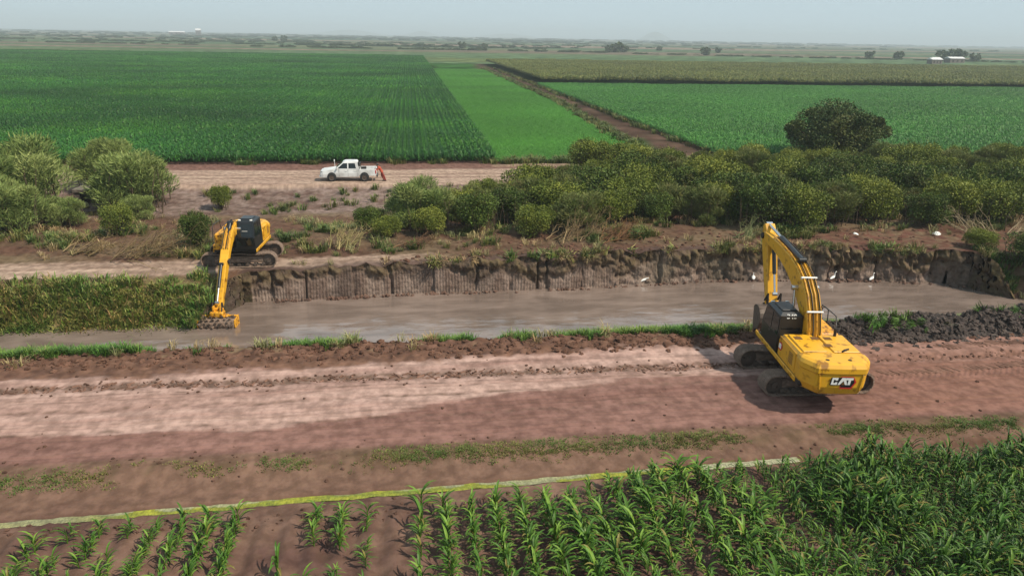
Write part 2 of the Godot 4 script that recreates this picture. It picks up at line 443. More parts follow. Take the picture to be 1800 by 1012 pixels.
func build_wall():
	# the cut face of the far bank: bucket-wide slabs with tooth marks, dark gaps between them and a ragged crust
	rng.seed = 77
	var x := -10.0
	while x < 38:
		var w := rng.randf_range(0.7, 2.9)
		panels.append([x, w, rng.randf_range(-0.22, 0.16), rng.randf_range(0.5, 1.0), rng.randf_range(0.8, 1.1), rng.randf_range(-0.25, 0.25), rng.randf_range(-0.3, 1.0)])
		x += w
	var path := []
	var s := 0.0
	var xx := -13.2
	while xx < 44.0:
		path.append(Vector2(xx, edge(xx)))
		var sl := absf(edge(xx + 0.05) - edge(xx)) / 0.05
		xx += 0.055 / sqrt(1.0 + sl * sl)
	var rows := 20
	var v := PackedVector3Array(); var n := PackedVector3Array(); var c := PackedColorArray(); var ix := PackedInt32Array()
	for i in path.size():
		var p: Vector2 = path[i]
		var q: Vector2 = path[min(i + 1, path.size() - 1)] - path[max(i - 1, 0)]
		q = q.normalized()
		var outw := Vector2(q.y, -q.x)
		if outw.y > 0: outw = -outw
		s += 0.055
		var pan = null
		for e in panels:
			if p.x >= e[0] and p.x < e[0] + e[1]: pan = e
		var top := height(p.x, p.y + 0.001)
		for j in rows + 1:
			var t := float(j) / rows
			var y := lerpf(top, -2.9, t)
			var f := na.get_noise_2d(s * 12.0, y * 12.0)
			var g := nb.get_noise_2d(s * 4.0, y * 3.0)
			var o := 0.0
			var cc := pc(156, 136, 124, 0.85).lerp(pc(128, 108, 98, 0.85), clampf(0.5 + f + g, 0, 1))
			var fringe := smoothstep(0.42, 0.12, t + 0.45 * g + 0.2 * f - 0.12 * smoothstep(0.0, 14.0, p.x))
			if pan and p.x < 38.2:
				var u: float = (p.x - pan[0]) / pan[1] + pan[5] * (t - 0.5) + 0.12 * nb.get_noise_2d(pan[0] * 7.0, y * 5.0) / pan[1]
				var gap: float = smoothstep(0.11, 0.02, minf(u, 1.0 - u) * pan[1]) * clampf(pan[6] + 1.6 * nb.get_noise_2d(pan[0] * 9.0, y * 6.0), 0.0, 1.0)
				var rough := smoothstep(10.0, 18.0, p.x)
				o += pan[2] * 0.8 + 0.20 * t * pan[4] - 0.22 * gap + 0.05 * (4.0 * u * (1 - u)) - 0.05
				o += (1.0 - 0.6 * rough) * (1.0 - fringe) * 0.03 * sin(s * TAU / 0.19 + 3.0 * g) * pan[3]
				o += 0.16 * rough * f + 0.05 * f + 0.045 * nb.get_noise_2d(s * 9.0, y * 5.0) + 0.12 * rough * nb.get_noise_2d(s * 14.0, y * 2.0)
				cc = cc.lerp(pc(186, 166, 154, 0.85), 0.45 * pan[3] * (1.0 - fringe) * clampf(0.5 + 2.0 * nb.get_noise_2d(s * 20.0, y * 1.5), 0, 1))
				cc = cc.lerp(pc(118, 112, 84), rough * 0.5 * clampf(0.4 + 1.5 * g, 0, 1))
			else:
				o += 0.3 * t + 0.15 * f + 0.2 * g
				cc = pc(98, 92, 66).lerp(pc(110, 92, 82), clampf(0.5 + f, 0, 1))
			o += fringe * (0.10 + 0.22 * f + 0.25 * nr.get_noise_2d(s * 9.0, y * 12.0)) * smoothstep(0.0, 0.08, t)
			cc = cc.lerp(pc(112, 92, 80).lerp(pc(128, 112, 78), clampf(0.5 + f, 0, 1)), fringe * 0.85)
			# darker patches scattered over the face by noise
			cc = cc.lerp(pc(104, 90, 84), 0.5 * smoothstep(0.1, 0.4, nb.get_noise_2d(s * 5.0 + 50.0, y * 4.0)))
			o += (0.15 + 0.3 * g + 0.2 * f) * smoothstep(0.86, 0.95, t + 0.1 * f)
			if j == 0: o = 0.0
			v.append(Vector3(p.x + outw.x * o, y, -(p.y + outw.y * o)))
			c.append(cc); n.append(Vector3.BACK)
	var nx := path.size() - 1
	for i in nx + 1:
		for j in rows + 1:
			var k := i * (rows + 1) + j
			var dx: Vector3 = v[min(i + 1, nx) * (rows + 1) + j] - v[max(i - 1, 0) * (rows + 1) + j]
			var db: Vector3 = v[i * (rows + 1) + min(j + 1, rows)] - v[i * (rows + 1) + max(j - 1, 0)]
			n[k] = dx.cross(db).normalized()
			if n[k].z < 0 and absf(n[k].z) > 0.1: n[k] = -n[k]
	for i in nx:
		for j in rows:
			var k := i * (rows + 1) + j
			var k2 := k + rows + 1
			ix.append_array(PackedInt32Array([k, k2, k2 + 1, k, k2 + 1, k + 1]))
	var a := []
	a.resize(Mesh.ARRAY_MAX)
	a[Mesh.ARRAY_VERTEX] = v; a[Mesh.ARRAY_NORMAL] = n; a[Mesh.ARRAY_COLOR] = c; a[Mesh.ARRAY_INDEX] = ix
	var m := ArrayMesh.new()
	m.add_surface_from_arrays(Mesh.PRIMITIVE_TRIANGLES, a)
	struct(m, "cut_bank", M.wall)
func build_ditch():
	# narrow furrow of standing water under yellow-green scum and pale foam
	var hf := func(x: float, b: float) -> float:
		return -0.21 + 0.02 * na.get_noise_2d(x * 12, b * 30)
	var m := MB.new()
	var x := -30.0
	while x < 13.0:
		var x2 := x + 0.12
		for j in 6:
			var o0 := -0.15 + 0.05 * j; var o1 := o0 + 0.05
			var cx := (x + x2) / 2; var cb := ditch(cx) + (o0 + o1) / 2
			var f := na.get_noise_2d(cx * 5.0, cb * 14.0); var g := nb.get_noise_2d(cx * 2.2, 40)
			var gr := pc(190, 192, 60).lerp(pc(146, 158, 56), clampf(0.5 + 1.4 * f, 0, 1))
			var foam := smoothstep(0.05, 0.35, f * 0.8 + g + 0.4 * o0 / 0.15 - 0.15)
			var left := smoothstep(-8.5, -10.5, cx)
			foam = maxf(foam * 0.7, left * 0.6)
			m.col = gr.lerp(pc(205, 200, 175), foam * 0.8).lerp(pc(150, 125, 100), left * 0.4 * (1 - foam))
			if cx > 9.5: m.col = pc(200, 198, 160)
			m.quad(Vector3(x, hf.call(x, ditch(x) + o0), -(ditch(x) + o0)), Vector3(x, hf.call(x, ditch(x) + o1), -(ditch(x) + o1)), Vector3(x2, hf.call(x2, ditch(x2) + o1), -(ditch(x2) + o1)), Vector3(x2, hf.call(x2, ditch(x2) + o0), -(ditch(x2) + o0)))
		x = x2
	struct(m, "ditch_water", M.scum)

# ---------------------------------------------------------------- excavators
const SIDE := Basis(Vector3(0, 0, -1), Vector3(0, 1, 0), Vector3(1, 0, 0))   # a (forward, up) outline pushed sideways
func sided(p: Vector2, x := 0.0) -> Vector3: return Vector3(x, p.y, -p.x)
func limb(m: MB, pts: Array, th: Array, w: float, x := 0.0):
	# box beam along a bent centre line: pts in (forward, up), th = half depths
	var up := []; var dn := []
	for i in pts.size():
		var tg: Vector2 = (pts[min(i + 1, pts.size() - 1)] - pts[max(i - 1, 0)]).normalized()
		var nn := Vector2(-tg.y, tg.x)
		up.append(pts[i] + nn * th[i]); dn.append(pts[i] - nn * th[i])
	dn.reverse()
	var old := m.t
	m.t = m.t * Transform3D(SIDE, Vector3(x, 0, 0))
	m.prism(dn + up, -w / 2, w / 2, 0.025)
	m.t = old
func bend(a: Vector2, e: Vector2, b: Vector2, k := 9) -> Array:
	var c := e * 2.0 - (a + b) * 0.5
	c = e.lerp(c, 0.75)
	var o := []
	for i in k + 1:
		var t := float(i) / k
		o.append(a * (1 - t) * (1 - t) + c * 2 * t * (1 - t) + b * t * t)
	return o
func ram(root, p: Vector3, q: Vector3, r: float, share: float, ma, called):
	var m := MB.new()
	var mid := p.lerp(q, share)
	m.cyl(p, mid, r); m.cyl(p - Vector3(r * 1.3, 0, 0), p + Vector3(r * 1.3, 0, 0), r * 1.1)
	var o = part(m, called, ma, root)
	var g := MB.new()
	g.cyl(mid, q, r * 0.55); g.cyl(q - Vector3(r * 1.2, 0, 0), q + Vector3(r * 1.2, 0, 0), r)
	part(g, "piston_rod", M.chrome, o)
func track(root, x: float, L: float, w: float, rad: float, rel: float, muddy):
	var T := Transform3D(Basis(Vector3.UP, rel), Vector3.ZERO)
	var m := MB.new()
	m.t = T
	var half := L / 2 - rad
	var per := 4.0 * half + TAU * rad
	var k := int(per / 0.2)
	for i in k:
		var s := per * i / k
		var p: Vector2; var ang: float
		if s < 2 * half: p = Vector2(-half + s, rad * 2); ang = 0.0
		elif s < 2 * half + PI * rad:
			var a := (s - 2 * half) / rad
			p = Vector2(half + rad * sin(a), rad + rad * cos(a)); ang = -a
		elif s < 4 * half + PI * rad: p = Vector2(half - (s - 2 * half - PI * rad), 0); ang = PI
		else:
			var a := (s - 4 * half - PI * rad) / rad
			p = Vector2(-half - rad * sin(a), rad - rad * cos(a)); ang = PI - a
		# the upper run sags a little between its rollers
		if ang == 0.0: p.y -= 0.03 * (1 - cos(TAU * 2 * (p.x + half) / (2 * half)))
		m.t = T * Transform3D(SIDE, Vector3(x, 0, 0)) * Transform3D(Basis(Vector3(0, 0, 1), ang), Vector3(p.x, p.y + 0.02, 0))
		m.box(Vector3(0, -0.03, 0), Vector3(0.19, 0.045, w), 0.008)
		for g in [-0.07, 0.0, 0.07]: m.box(Vector3(g, 0.0, 0), Vector3(0.02, 0.05, w * 0.98), 0.004)
		m.box(Vector3(0, -0.075, 0), Vector3(0.2, 0.08, w * 0.3), 0.01)
	var o = part(m, "track", M.muddy if muddy else M.dark, root)
	var f := MB.new(); f.t = T
	f.box(Vector3(x, rad, 0), Vector3(w * 0.45, rad * 0.7, L - rad * 2.2), 0.05)
	f.box(Vector3(x, rad * 1.45, 0), Vector3(w * 0.35, 0.08, L - rad * 2.8), 0.03)
	part(f, "track_frame", M.muddy, o)
	for e in [-1, 1]:
		var q := MB.new(); q.t = T
		var c := Vector3(x, rad, e * half)
		q.rings(c - Vector3(w * 0.36, 0, 0), c + Vector3(w * 0.36, 0, 0), [[0, 0], [0, rad * 0.3], [0.12, rad * 0.32], [0.15, rad * 0.62], [0.2, rad * 0.85], [0.8, rad * 0.85], [0.85, rad * 0.62], [0.88, rad * 0.32], [1, rad * 0.3], [1, 0]], 20)
		part(q, "sprocket" if e == 1 else "idler_wheel", M.steel, o)
	for i in 7:
		var q := MB.new(); q.t = T
		var c := Vector3(x, 0.2, lerpf(-half * 0.8, half * 0.8, i / 6.0))
		q.cyl(c - Vector3(w * 0.3, 0, 0), c + Vector3(w * 0.3, 0, 0), 0.12)
		part(q, "roller", M.steel, o)
	return o
func text(s: String, size: float, depth: float, called, ma, parent, xf: Transform3D):
	var tm := TextMesh.new()
	var f := SystemFont.new()
	f.font_names = PackedStringArray(["Droid Sans"]); f.font_weight = 700
	tm.font = f; tm.text = s; tm.font_size = 64; tm.pixel_size = size / 64.0; tm.depth = depth
	var o := MeshInstance3D.new()
	o.mesh = tm; o.material_override = ma; o.transform = xf; o.name = called
	parent.add_child(o, true)
	return o
func emblem(parent, xf: Transform3D, s: float):
	# black hexagon with a red edge, white block letters over it
	var h := MB.new(); h.t = xf
	h.prism([Vector2(-0.16, -0.42) * s, Vector2(0.5, -0.42) * s, Vector2(0.74, 0.0) * s, Vector2(0.56, 0.32) * s, Vector2(-0.16, 0.32) * s], 0.0, 0.006, 0.001)
	var red = part(h, "emblem", M.red, parent)
	h = MB.new(); h.t = xf
	h.prism([Vector2(-0.13, -0.33) * s, Vector2(0.46, -0.33) * s, Vector2(0.64, 0.0) * s, Vector2(0.51, 0.28) * s, Vector2(-0.13, 0.28) * s], 0.005, 0.011, 0.001)
	h.prism([Vector2(-0.76, -0.2) * s, Vector2(0.5, -0.2) * s, Vector2(0.54, 0.27) * s, Vector2(-0.7, 0.27) * s], 0.003, 0.009, 0.001)
	part(h, "emblem_field", M.black, parent)
	var l := MB.new(); l.t = xf
	var C := [Vector2(-0.7, -0.17), Vector2(-0.36, -0.17), Vector2(-0.34, -0.02), Vector2(-0.46, -0.02), Vector2(-0.47, -0.07), Vector2(-0.57, -0.07), Vector2(-0.55, 0.14), Vector2(-0.45, 0.14), Vector2(-0.46, 0.09), Vector2(-0.33, 0.09), Vector2(-0.3, 0.25), Vector2(-0.64, 0.25)]
	var A := [Vector2(-0.32, -0.17), Vector2(-0.19, -0.17), Vector2(0.0, 0.08), Vector2(0.1, -0.17), Vector2(0.22, -0.17), Vector2(0.12, 0.25), Vector2(-0.1, 0.25)]
	var T := [Vector2(0.24, -0.17), Vector2(0.38, -0.17), Vector2(0.42, 0.12), Vector2(0.53, 0.12), Vector2(0.55, 0.25), Vector2(0.14, 0.25), Vector2(0.13, 0.12), Vector2(0.28, 0.12)]
	for q in [C, A, T]:
		var w := []
		for p in q: w.append(p * s)
		l.prism(w, 0.009, 0.017, 0.001)
	part(l, "lettering", M.plastic, parent)
	var y := MB.new(); y.t = xf
	y.prism([Vector2(-0.14, -0.17) * s, Vector2(0.07, -0.17) * s, Vector2(0.0, 0.02) * s], 0.0165, 0.02, 0.001)
	part(y, "emblem_triangle", M.grille, parent)
func cab(root, x: float, z0: float, z1: float, y0: float, y1: float, w: float):
	var m := MB.new()
	var h := w / 2
	var lp := func(y, f, r, s):
		return [Vector3(x - h + s, y, z0 + f), Vector3(x + h - s, y, z0 + f), Vector3(x + h - s, y, z1 - r), Vector3(x - h + s, y, z1 - r)]
	m.loft([lp.call(y0, 0.0, 0.0, 0.0), lp.call(y0 + 0.7, -0.08, 0.0, 0.0), lp.call(y1 - 0.12, 0.22, 0.05, 0.05), lp.call(y1, 0.4, 0.2, 0.16)])
	var c = part(m, "cab", M.black, root)
	var pane := func(a: Vector3, b: Vector3, cc: Vector3, d: Vector3, called):
		var g := MB.new()
		var nn := (cc - a).cross(b - a).normalized() * 0.012
		g.loft([[a, b, cc, d], [a + nn, b + nn, cc + nn, d + nn]])
		part(g, called, M.glass, c)
	var ya := y0 + 0.75; var yb := y1 - 0.2
	for s in [-1, 1]:
		var sx0: float = x + s * (h - 0.002); var sx1: float = x + s * (h - 0.045)
		var zA := z0 + 0.0; var zm := lerpf(z0, z1, 0.56)
		pane.call(Vector3(sx0, ya, zA + 0.06), Vector3(sx1, yb, zA + 0.27), Vector3(sx1, yb, zm - 0.04), Vector3(sx0, ya, zm - 0.04), "window")
		pane.call(Vector3(sx0, ya, zm + 0.04), Vector3(sx1, yb, zm + 0.04), Vector3(sx1, yb, z1 - 0.1), Vector3(sx0, ya, z1 - 0.06), "window")
	pane.call(Vector3(x - h + 0.08, y0 + 0.25, z0 - 0.04), Vector3(x - h + 0.08, ya, z0 - 0.085), Vector3(x + h - 0.08, ya, z0 - 0.085), Vector3(x + h - 0.08, y0 + 0.25, z0 - 0.04), "windscreen")
	pane.call(Vector3(x - h + 0.08, ya + 0.05, z0 - 0.06), Vector3(x - h + 0.12, yb, z0 + 0.19), Vector3(x + h - 0.12, yb, z0 + 0.19), Vector3(x + h - 0.08, ya + 0.05, z0 - 0.06), "windscreen")
	pane.call(Vector3(x - h + 0.1, ya + 0.25, z1 - 0.015), Vector3(x + h - 0.1, ya + 0.25, z1 - 0.015), Vector3(x + h - 0.14, yb, z1 - 0.055), Vector3(x - h + 0.14, yb, z1 - 0.055), "rear_window")
	var r := MB.new()
	r.box(Vector3(x, y1 + 0.02, (z0 + z1) / 2 + 0.1), Vector3(w * 0.62, 0.05, (z1 - z0) * 0.5), 0.02)
	part(r, "roof_hatch", M.black, c)
	for e in [-0.3, 0.3]:
		var lt := MB.new()
		lt.box(Vector3(x + e * w, y1 - 0.02, z0 + 0.36), Vector3(0.16, 0.09, 0.08), 0.02)
		part(lt, "work_light", M.plastic, c)
	var hd := MB.new()
	hd.box(Vector3(x - h - 0.02, ya - 0.12, lerpf(z0, z1, 0.5)), Vector3(0.03, 0.03, 0.16), 0.01)
	part(hd, "handle", M.steel, c)
	return c
func excavator(root, P: Dictionary):
	var W: float = P.w          # half width of the upper body
	var tail: float = P.tail
	var ht: float = P.top
	# undercarriage
	for s in [-1, 1]: track(root, s * P.gauge / 2, P.tl, P.shoe, P.rad, P.rel, P.muddy)
	var m := MB.new()
	m.t = Transform3D(Basis(Vector3.UP, P.rel), Vector3.ZERO)
	m.box(Vector3(0, 0.62, 0), Vector3(P.gauge - 0.3, 0.4, 1.5), 0.08)
	part(m, "undercarriage", M.dark, root)
	m = MB.new()
	m.cyl(Vector3(0, 0.8, 0), Vector3(0, 1.08, 0), 0.75, -1, 24)
	part(m, "swing_ring", M.dark, root)
	# deck
	m = MB.new()
	m.box(Vector3(0, 1.17, tail * 0.12), Vector3(W * 2, 0.22, tail * 1.4), 0.04)
	part(m, "deck", M.dark, root)
	for s in [-1, 1]:
		m = MB.new()
		m.box(Vector3(s * (W + 0.015), 1.18, tail * 0.05), Vector3(0.06, 0.2, tail * 1.35), 0.02)
		part(m, "deck_rail", M.yellow, root)
	# engine hood in front of the counterweight, with raised covers, louvres and a filler lever
	var zf := 0.35
	var zc := tail - 1.05
	m = MB.new()
	var sec := func(z, y, ww, ch):
		return [Vector3(-ww, 1.28, z), Vector3(ww, 1.28, z), Vector3(ww, y - ch, z), Vector3(ww - ch * 0.8, y, z), Vector3(-ww + ch * 0.8, y, z), Vector3(-ww, y - ch, z)]
	m.loft([sec.call(zf, ht - 0.2, W - 0.06, 0.1), sec.call(zf + 0.25, ht, W - 0.03, 0.12), sec.call(zc + 0.02, ht + 0.02, W - 0.02, 0.12)])
	var hood = part(m, "engine_hood", M.yellow, root)
	for e in [[-0.45, 0.55], [0.5, 0.6]]:
		m = MB.new()
		m.box(Vector3(e[0] * W * 1.0, ht + 0.035, (zf + zc) / 2 + 0.12), Vector3(W * e[1] * 1.35, 0.06, (zc - zf) * 0.78), 0.025)
		part(m, "hood_cover", M.yellow, hood)
	for e in [[-0.1, 0.3], [0.3, 0.3], [0.1, 0.62], [-0.62, 0.3]]:
		m = MB.new()
		for i in 6:
			m.box(Vector3(e[0] * W, ht + 0.072, lerpf(zf, zc, e[1]) + 0.05 * i), Vector3(W * 0.24, 0.02, 0.028), 0.006)
		part(m, "louvre", M.grille, hood)
	m = MB.new()
	m.tube([Vector3(W * 0.35, ht + 0.06, zc - 0.15), Vector3(W * 0.4, ht + 0.14, zc - 0.12), Vector3(W * 0.55, ht + 0.15, zc - 0.2)], 0.035)
	part(m, "lever", M.rubber, hood)
	m = MB.new()
	m.cyl(Vector3(W * 0.62, ht, zf + 0.5), Vector3(W * 0.62, ht + 0.4, zf + 0.5), 0.06)
	part(m, "exhaust_pipe", M.dark, hood)
	for s in [-1, 1]:
		m = MB.new()
		m.box(Vector3(s * (W - 0.01), 1.78, (zf + zc) / 2), Vector3(0.03, 0.75, (zc - zf) * 0.8), 0.01)
		var door = part(m, "side_door", M.yellow, root)
		m = MB.new()
		for i in 8: m.box(Vector3(s * (W + 0.008), 1.55 + 0.06 * i, (zf + zc) / 2 + 0.45), Vector3(0.014, 0.03, 0.42), 0.004)
		part(m, "louvre", M.grille, door)
	# counterweight: rounded in plan, drawn in towards its foot
	m = MB.new()
	var cw := func(y, ww, zb):
		return [Vector3(-ww, y, zc), Vector3(-ww, y, zb - 0.72), Vector3(-ww + 0.06, y, zb - 0.58), Vector3(-ww + 0.36, y, zb - 0.08), Vector3(-ww + 0.44, y, zb - 0.02), Vector3(0, y, zb), Vector3(ww - 0.44, y, zb - 0.02), Vector3(ww - 0.36, y, zb - 0.08), Vector3(ww - 0.06, y, zb - 0.58), Vector3(ww, y, zb - 0.72), Vector3(ww, y, zc)]
	m.loft([cw.call(0.95, W - 0.2, tail - 0.24), cw.call(1.05, W - 0.1, tail - 0.1), cw.call(1.34, W - 0.0, tail - 0.01), cw.call(ht - 0.36, W + 0.02, tail), cw.call(ht - 0.31, W + 0.045, tail + 0.04), cw.call(ht - 0.12, W + 0.04, tail + 0.03), cw.call(ht + 0.0, W - 0.02, tail - 0.05), cw.call(ht + 0.05, W - 0.12, tail - 0.16)])
	var cwt = part(m, "counterweight", M.yellow, root)
	# raised rim round the recessed panel of the back face
	for s in [-1, 1]:
		m = MB.new()
		m.t = Transform3D(Basis(Vector3(0, 0, 1), s * -0.12), Vector3(s * (W - 0.5), 1.56, tail - 0.005))
		m.box(Vector3.ZERO, Vector3(0.05, 0.62, 0.05), 0.015)
		part(m, "panel_rim", M.yellow, cwt)
	for s in [-0.33, 0.33]:
		m = MB.new()
		m.cyl(Vector3(s * W, ht + 0.04, tail - 0.42), Vector3(s * W, ht + 0.062, tail - 0.42), 0.075)
		part(m, "lifting_eye", M.dark, cwt)
	# fuel and tool boxes at the front right, handrails
	m = MB.new()
	m.box(Vector3(W * 0.66, 1.72, -0.55), Vector3(W * 0.62, 0.9, 1.7), 0.07)
	m.box(Vector3(W * 0.66, 1.45, -1.6), Vector3(W * 0.6, 0.36, 0.42), 0.05)
	part(m, "fuel_tank", M.yellow2, root)
	m = MB.new()
	for s in [0.42, 0.95]:
		m.tube([Vector3(W * s, 1.6, -1.75), Vector3(W * s, 2.6, -1.6), Vector3(W * s, 2.75, -1.35), Vector3(W * s, 2.75, -0.2), Vector3(W * s, 2.15, 0.05)], 0.022)
	part(m, "handrail", M.black, root)
	# cab on the operator's left
	var cb = cab(root, -W + P.cabw / 2 - 0.02, P.cab0, P.cab1, 1.3, P.cabtop, P.cabw)
	# boom
	var line := bend(P.foot, P.elbow, P.tip)
	m = MB.new()
	var th := []
	for i in line.size():
		var t := float(i) / (line.size() - 1)
		th.append(lerpf(P.bt[0], P.bt[1], smoothstep(0.0, 0.42, t)) if t < 0.42 else lerpf(P.bt[1], P.bt[2], smoothstep(0.42, 1.0, t)))
	limb(m, line, th, P.bw)
	var boom = part(m, "boom", M.yellow, root)
	m = MB.new()
	m.cyl(sided(P.foot, -P.bw * 0.75), sided(P.foot, P.bw * 0.75), 0.2)
	part(m, "pivot_pin", M.dark, boom)
	m = MB.new()
	m.cyl(sided(P.tip, -P.bw * 0.62), sided(P.tip, P.bw * 0.62), 0.16)
	part(m, "pivot_pin", M.dark, boom)
	for k in 4:
		m = MB.new()
		var hp := []
		for i in range(0, line.size() - 1):
			var tg: Vector2 = (line[min(i + 1, line.size() - 1)] - line[max(i - 1, 0)]).normalized()
			hp.append(sided(line[i] + Vector2(-tg.y, tg.x) * (th[i] + 0.05), (k - 1.5) * P.bw * 0.24))
		m.tube(hp, 0.03, 6)
		part(m, "hydraulic_pipe", M.yellow2 if k % 2 == 0 else M.dark, boom)
	for b in P.bands:
		m = MB.new()
		var i: int = b
		var tg: Vector2 = (line[i + 1] - line[i - 1]).normalized()
		m.t = Transform3D(SIDE, Vector3.ZERO) * Transform3D(Basis(Vector3(0, 0, 1), tg.angle()), Vector3(line[i].x, line[i].y, 0))
		m.box(Vector3(0, th[i] + 0.05, 0), Vector3(0.07, 0.1, P.bw + 0.06), 0.01)
		part(m, "pipe_clamp", M.plastic, boom)
	for s in [-1, 1]:
		ram(root, Vector3(s * P.bw * 0.72, 1.35, -P.foot.x - 0.95), sided(line[4] - Vector2(0, 0.05), s * P.bw * 0.72), 0.11, 0.62, M.yellow2, "boom_cylinder")
	# stick with its crowd cylinder
	var sd: Vector2 = (P.stick_end - P.tip).normalized()
	var sn := Vector2(-sd.y, sd.x)
	if sn.y < 0: sn = -sn
	var headp: Vector2 = P.tip - sd * P.over
	m = MB.new()
	limb(m, [headp, P.tip, P.tip + sd * 0.45, P.stick_end], [0.12, P.st[0], P.st[0] * 1.05, P.st[1]], P.sw)
	var stick = part(m, "stick", M.yellow, root)
	m = MB.new()
	m.cyl(sided(P.stick_end, -P.sw * 0.8), sided(P.stick_end, P.sw * 0.8), 0.12)
	part(m, "pivot_pin", M.dark, stick)
	ram(root, sided(line[5] + Vector2(0, th[5] + 0.16)), sided(headp), P.cr, 0.6, M.black, "stick_cylinder")
	var bo: Vector2 = P.tip.lerp(P.stick_end, 0.12) + sn * P.bside * (P.st[0] + 0.2)
	var be: Vector2 = P.tip.lerp(P.stick_end, 0.86) + sn * P.bside * (P.st[0] + 0.14)
	ram(root, sided(bo), sided(be), 0.09, 0.62, M.black, "bucket_cylinder")
	for s in [-1, 1]:
		m = MB.new()
		var x0: float = s * P.sw * 0.62
		m.tube([sided(be, x0), sided(P.tip.lerp(P.stick_end, 0.93), x0)], 0.05, 6)
		m.tube([sided(be, x0), sided(P.stick_end + sd * 0.3 + sn * P.bside * 0.25, x0)], 0.05, 6)
		part(m, "linkage", M.dark, root)
	return [cb, cwt, hood, stick]
func digging_bucket(root, piv: Vector2, ang: float, w: float, s: float):
	# curved shell, side plates, teeth; outline in the (forward, up) plane, lip turned by ang
	var T := Transform3D(SIDE, Vector3.ZERO) * Transform3D(Basis(Vector3(0, 0, 1), ang), Vector3(piv.x, piv.y, 0))
	var prof := []
	for i in 11:
		var a := lerpf(0.55 * PI, 1.75 * PI, i / 10.0)
		prof.append(Vector2(0.15 + 0.62 * cos(a), -0.62 + 0.62 * sin(a)) * s)
	prof.append(Vector2(0.95, -0.75) * s)
	var inn := []
	for p in prof: inn.append(p.lerp(Vector2(0.2, -0.55) * s, 0.08))
	inn.reverse()
	var m := MB.new(); m.t = T
	m.prism(prof + inn, -w / 2, w / 2, 0.008)
	var b = part(m, "bucket", M.steel, root)
	for e in [-1, 1]:
		var q := MB.new(); q.t = T
		q.prism(prof, e * w / 2 - 0.03, e * w / 2 + 0.03, 0.01)
		part(q, "side_plate", M.steel, b)
		var r := MB.new(); r.t = T
		r.prism([Vector2(-0.2, 0.14) * s, Vector2(0.28, 0.16) * s, Vector2(0.2, -0.1) * s, Vector2(-0.12, -0.12) * s], e * 0.28 - 0.04, e * 0.28 + 0.04, 0.01)
		part(r, "hinge_plate", M.yellow2, b)
	for i in 5:
		var q := MB.new(); q.t = T
		var z := lerpf(-w * 0.44, w * 0.44, i / 4.0)
		q.t = T * Transform3D(Basis.IDENTITY, Vector3(0, 0, z))
		q.prism([Vector2(0.88, -0.83) * s, Vector2(1.22, -0.72) * s, Vector2(0.9, -0.68) * s], -0.06, 0.06, 0.01)
		part(q, "tooth", M.steel, b)
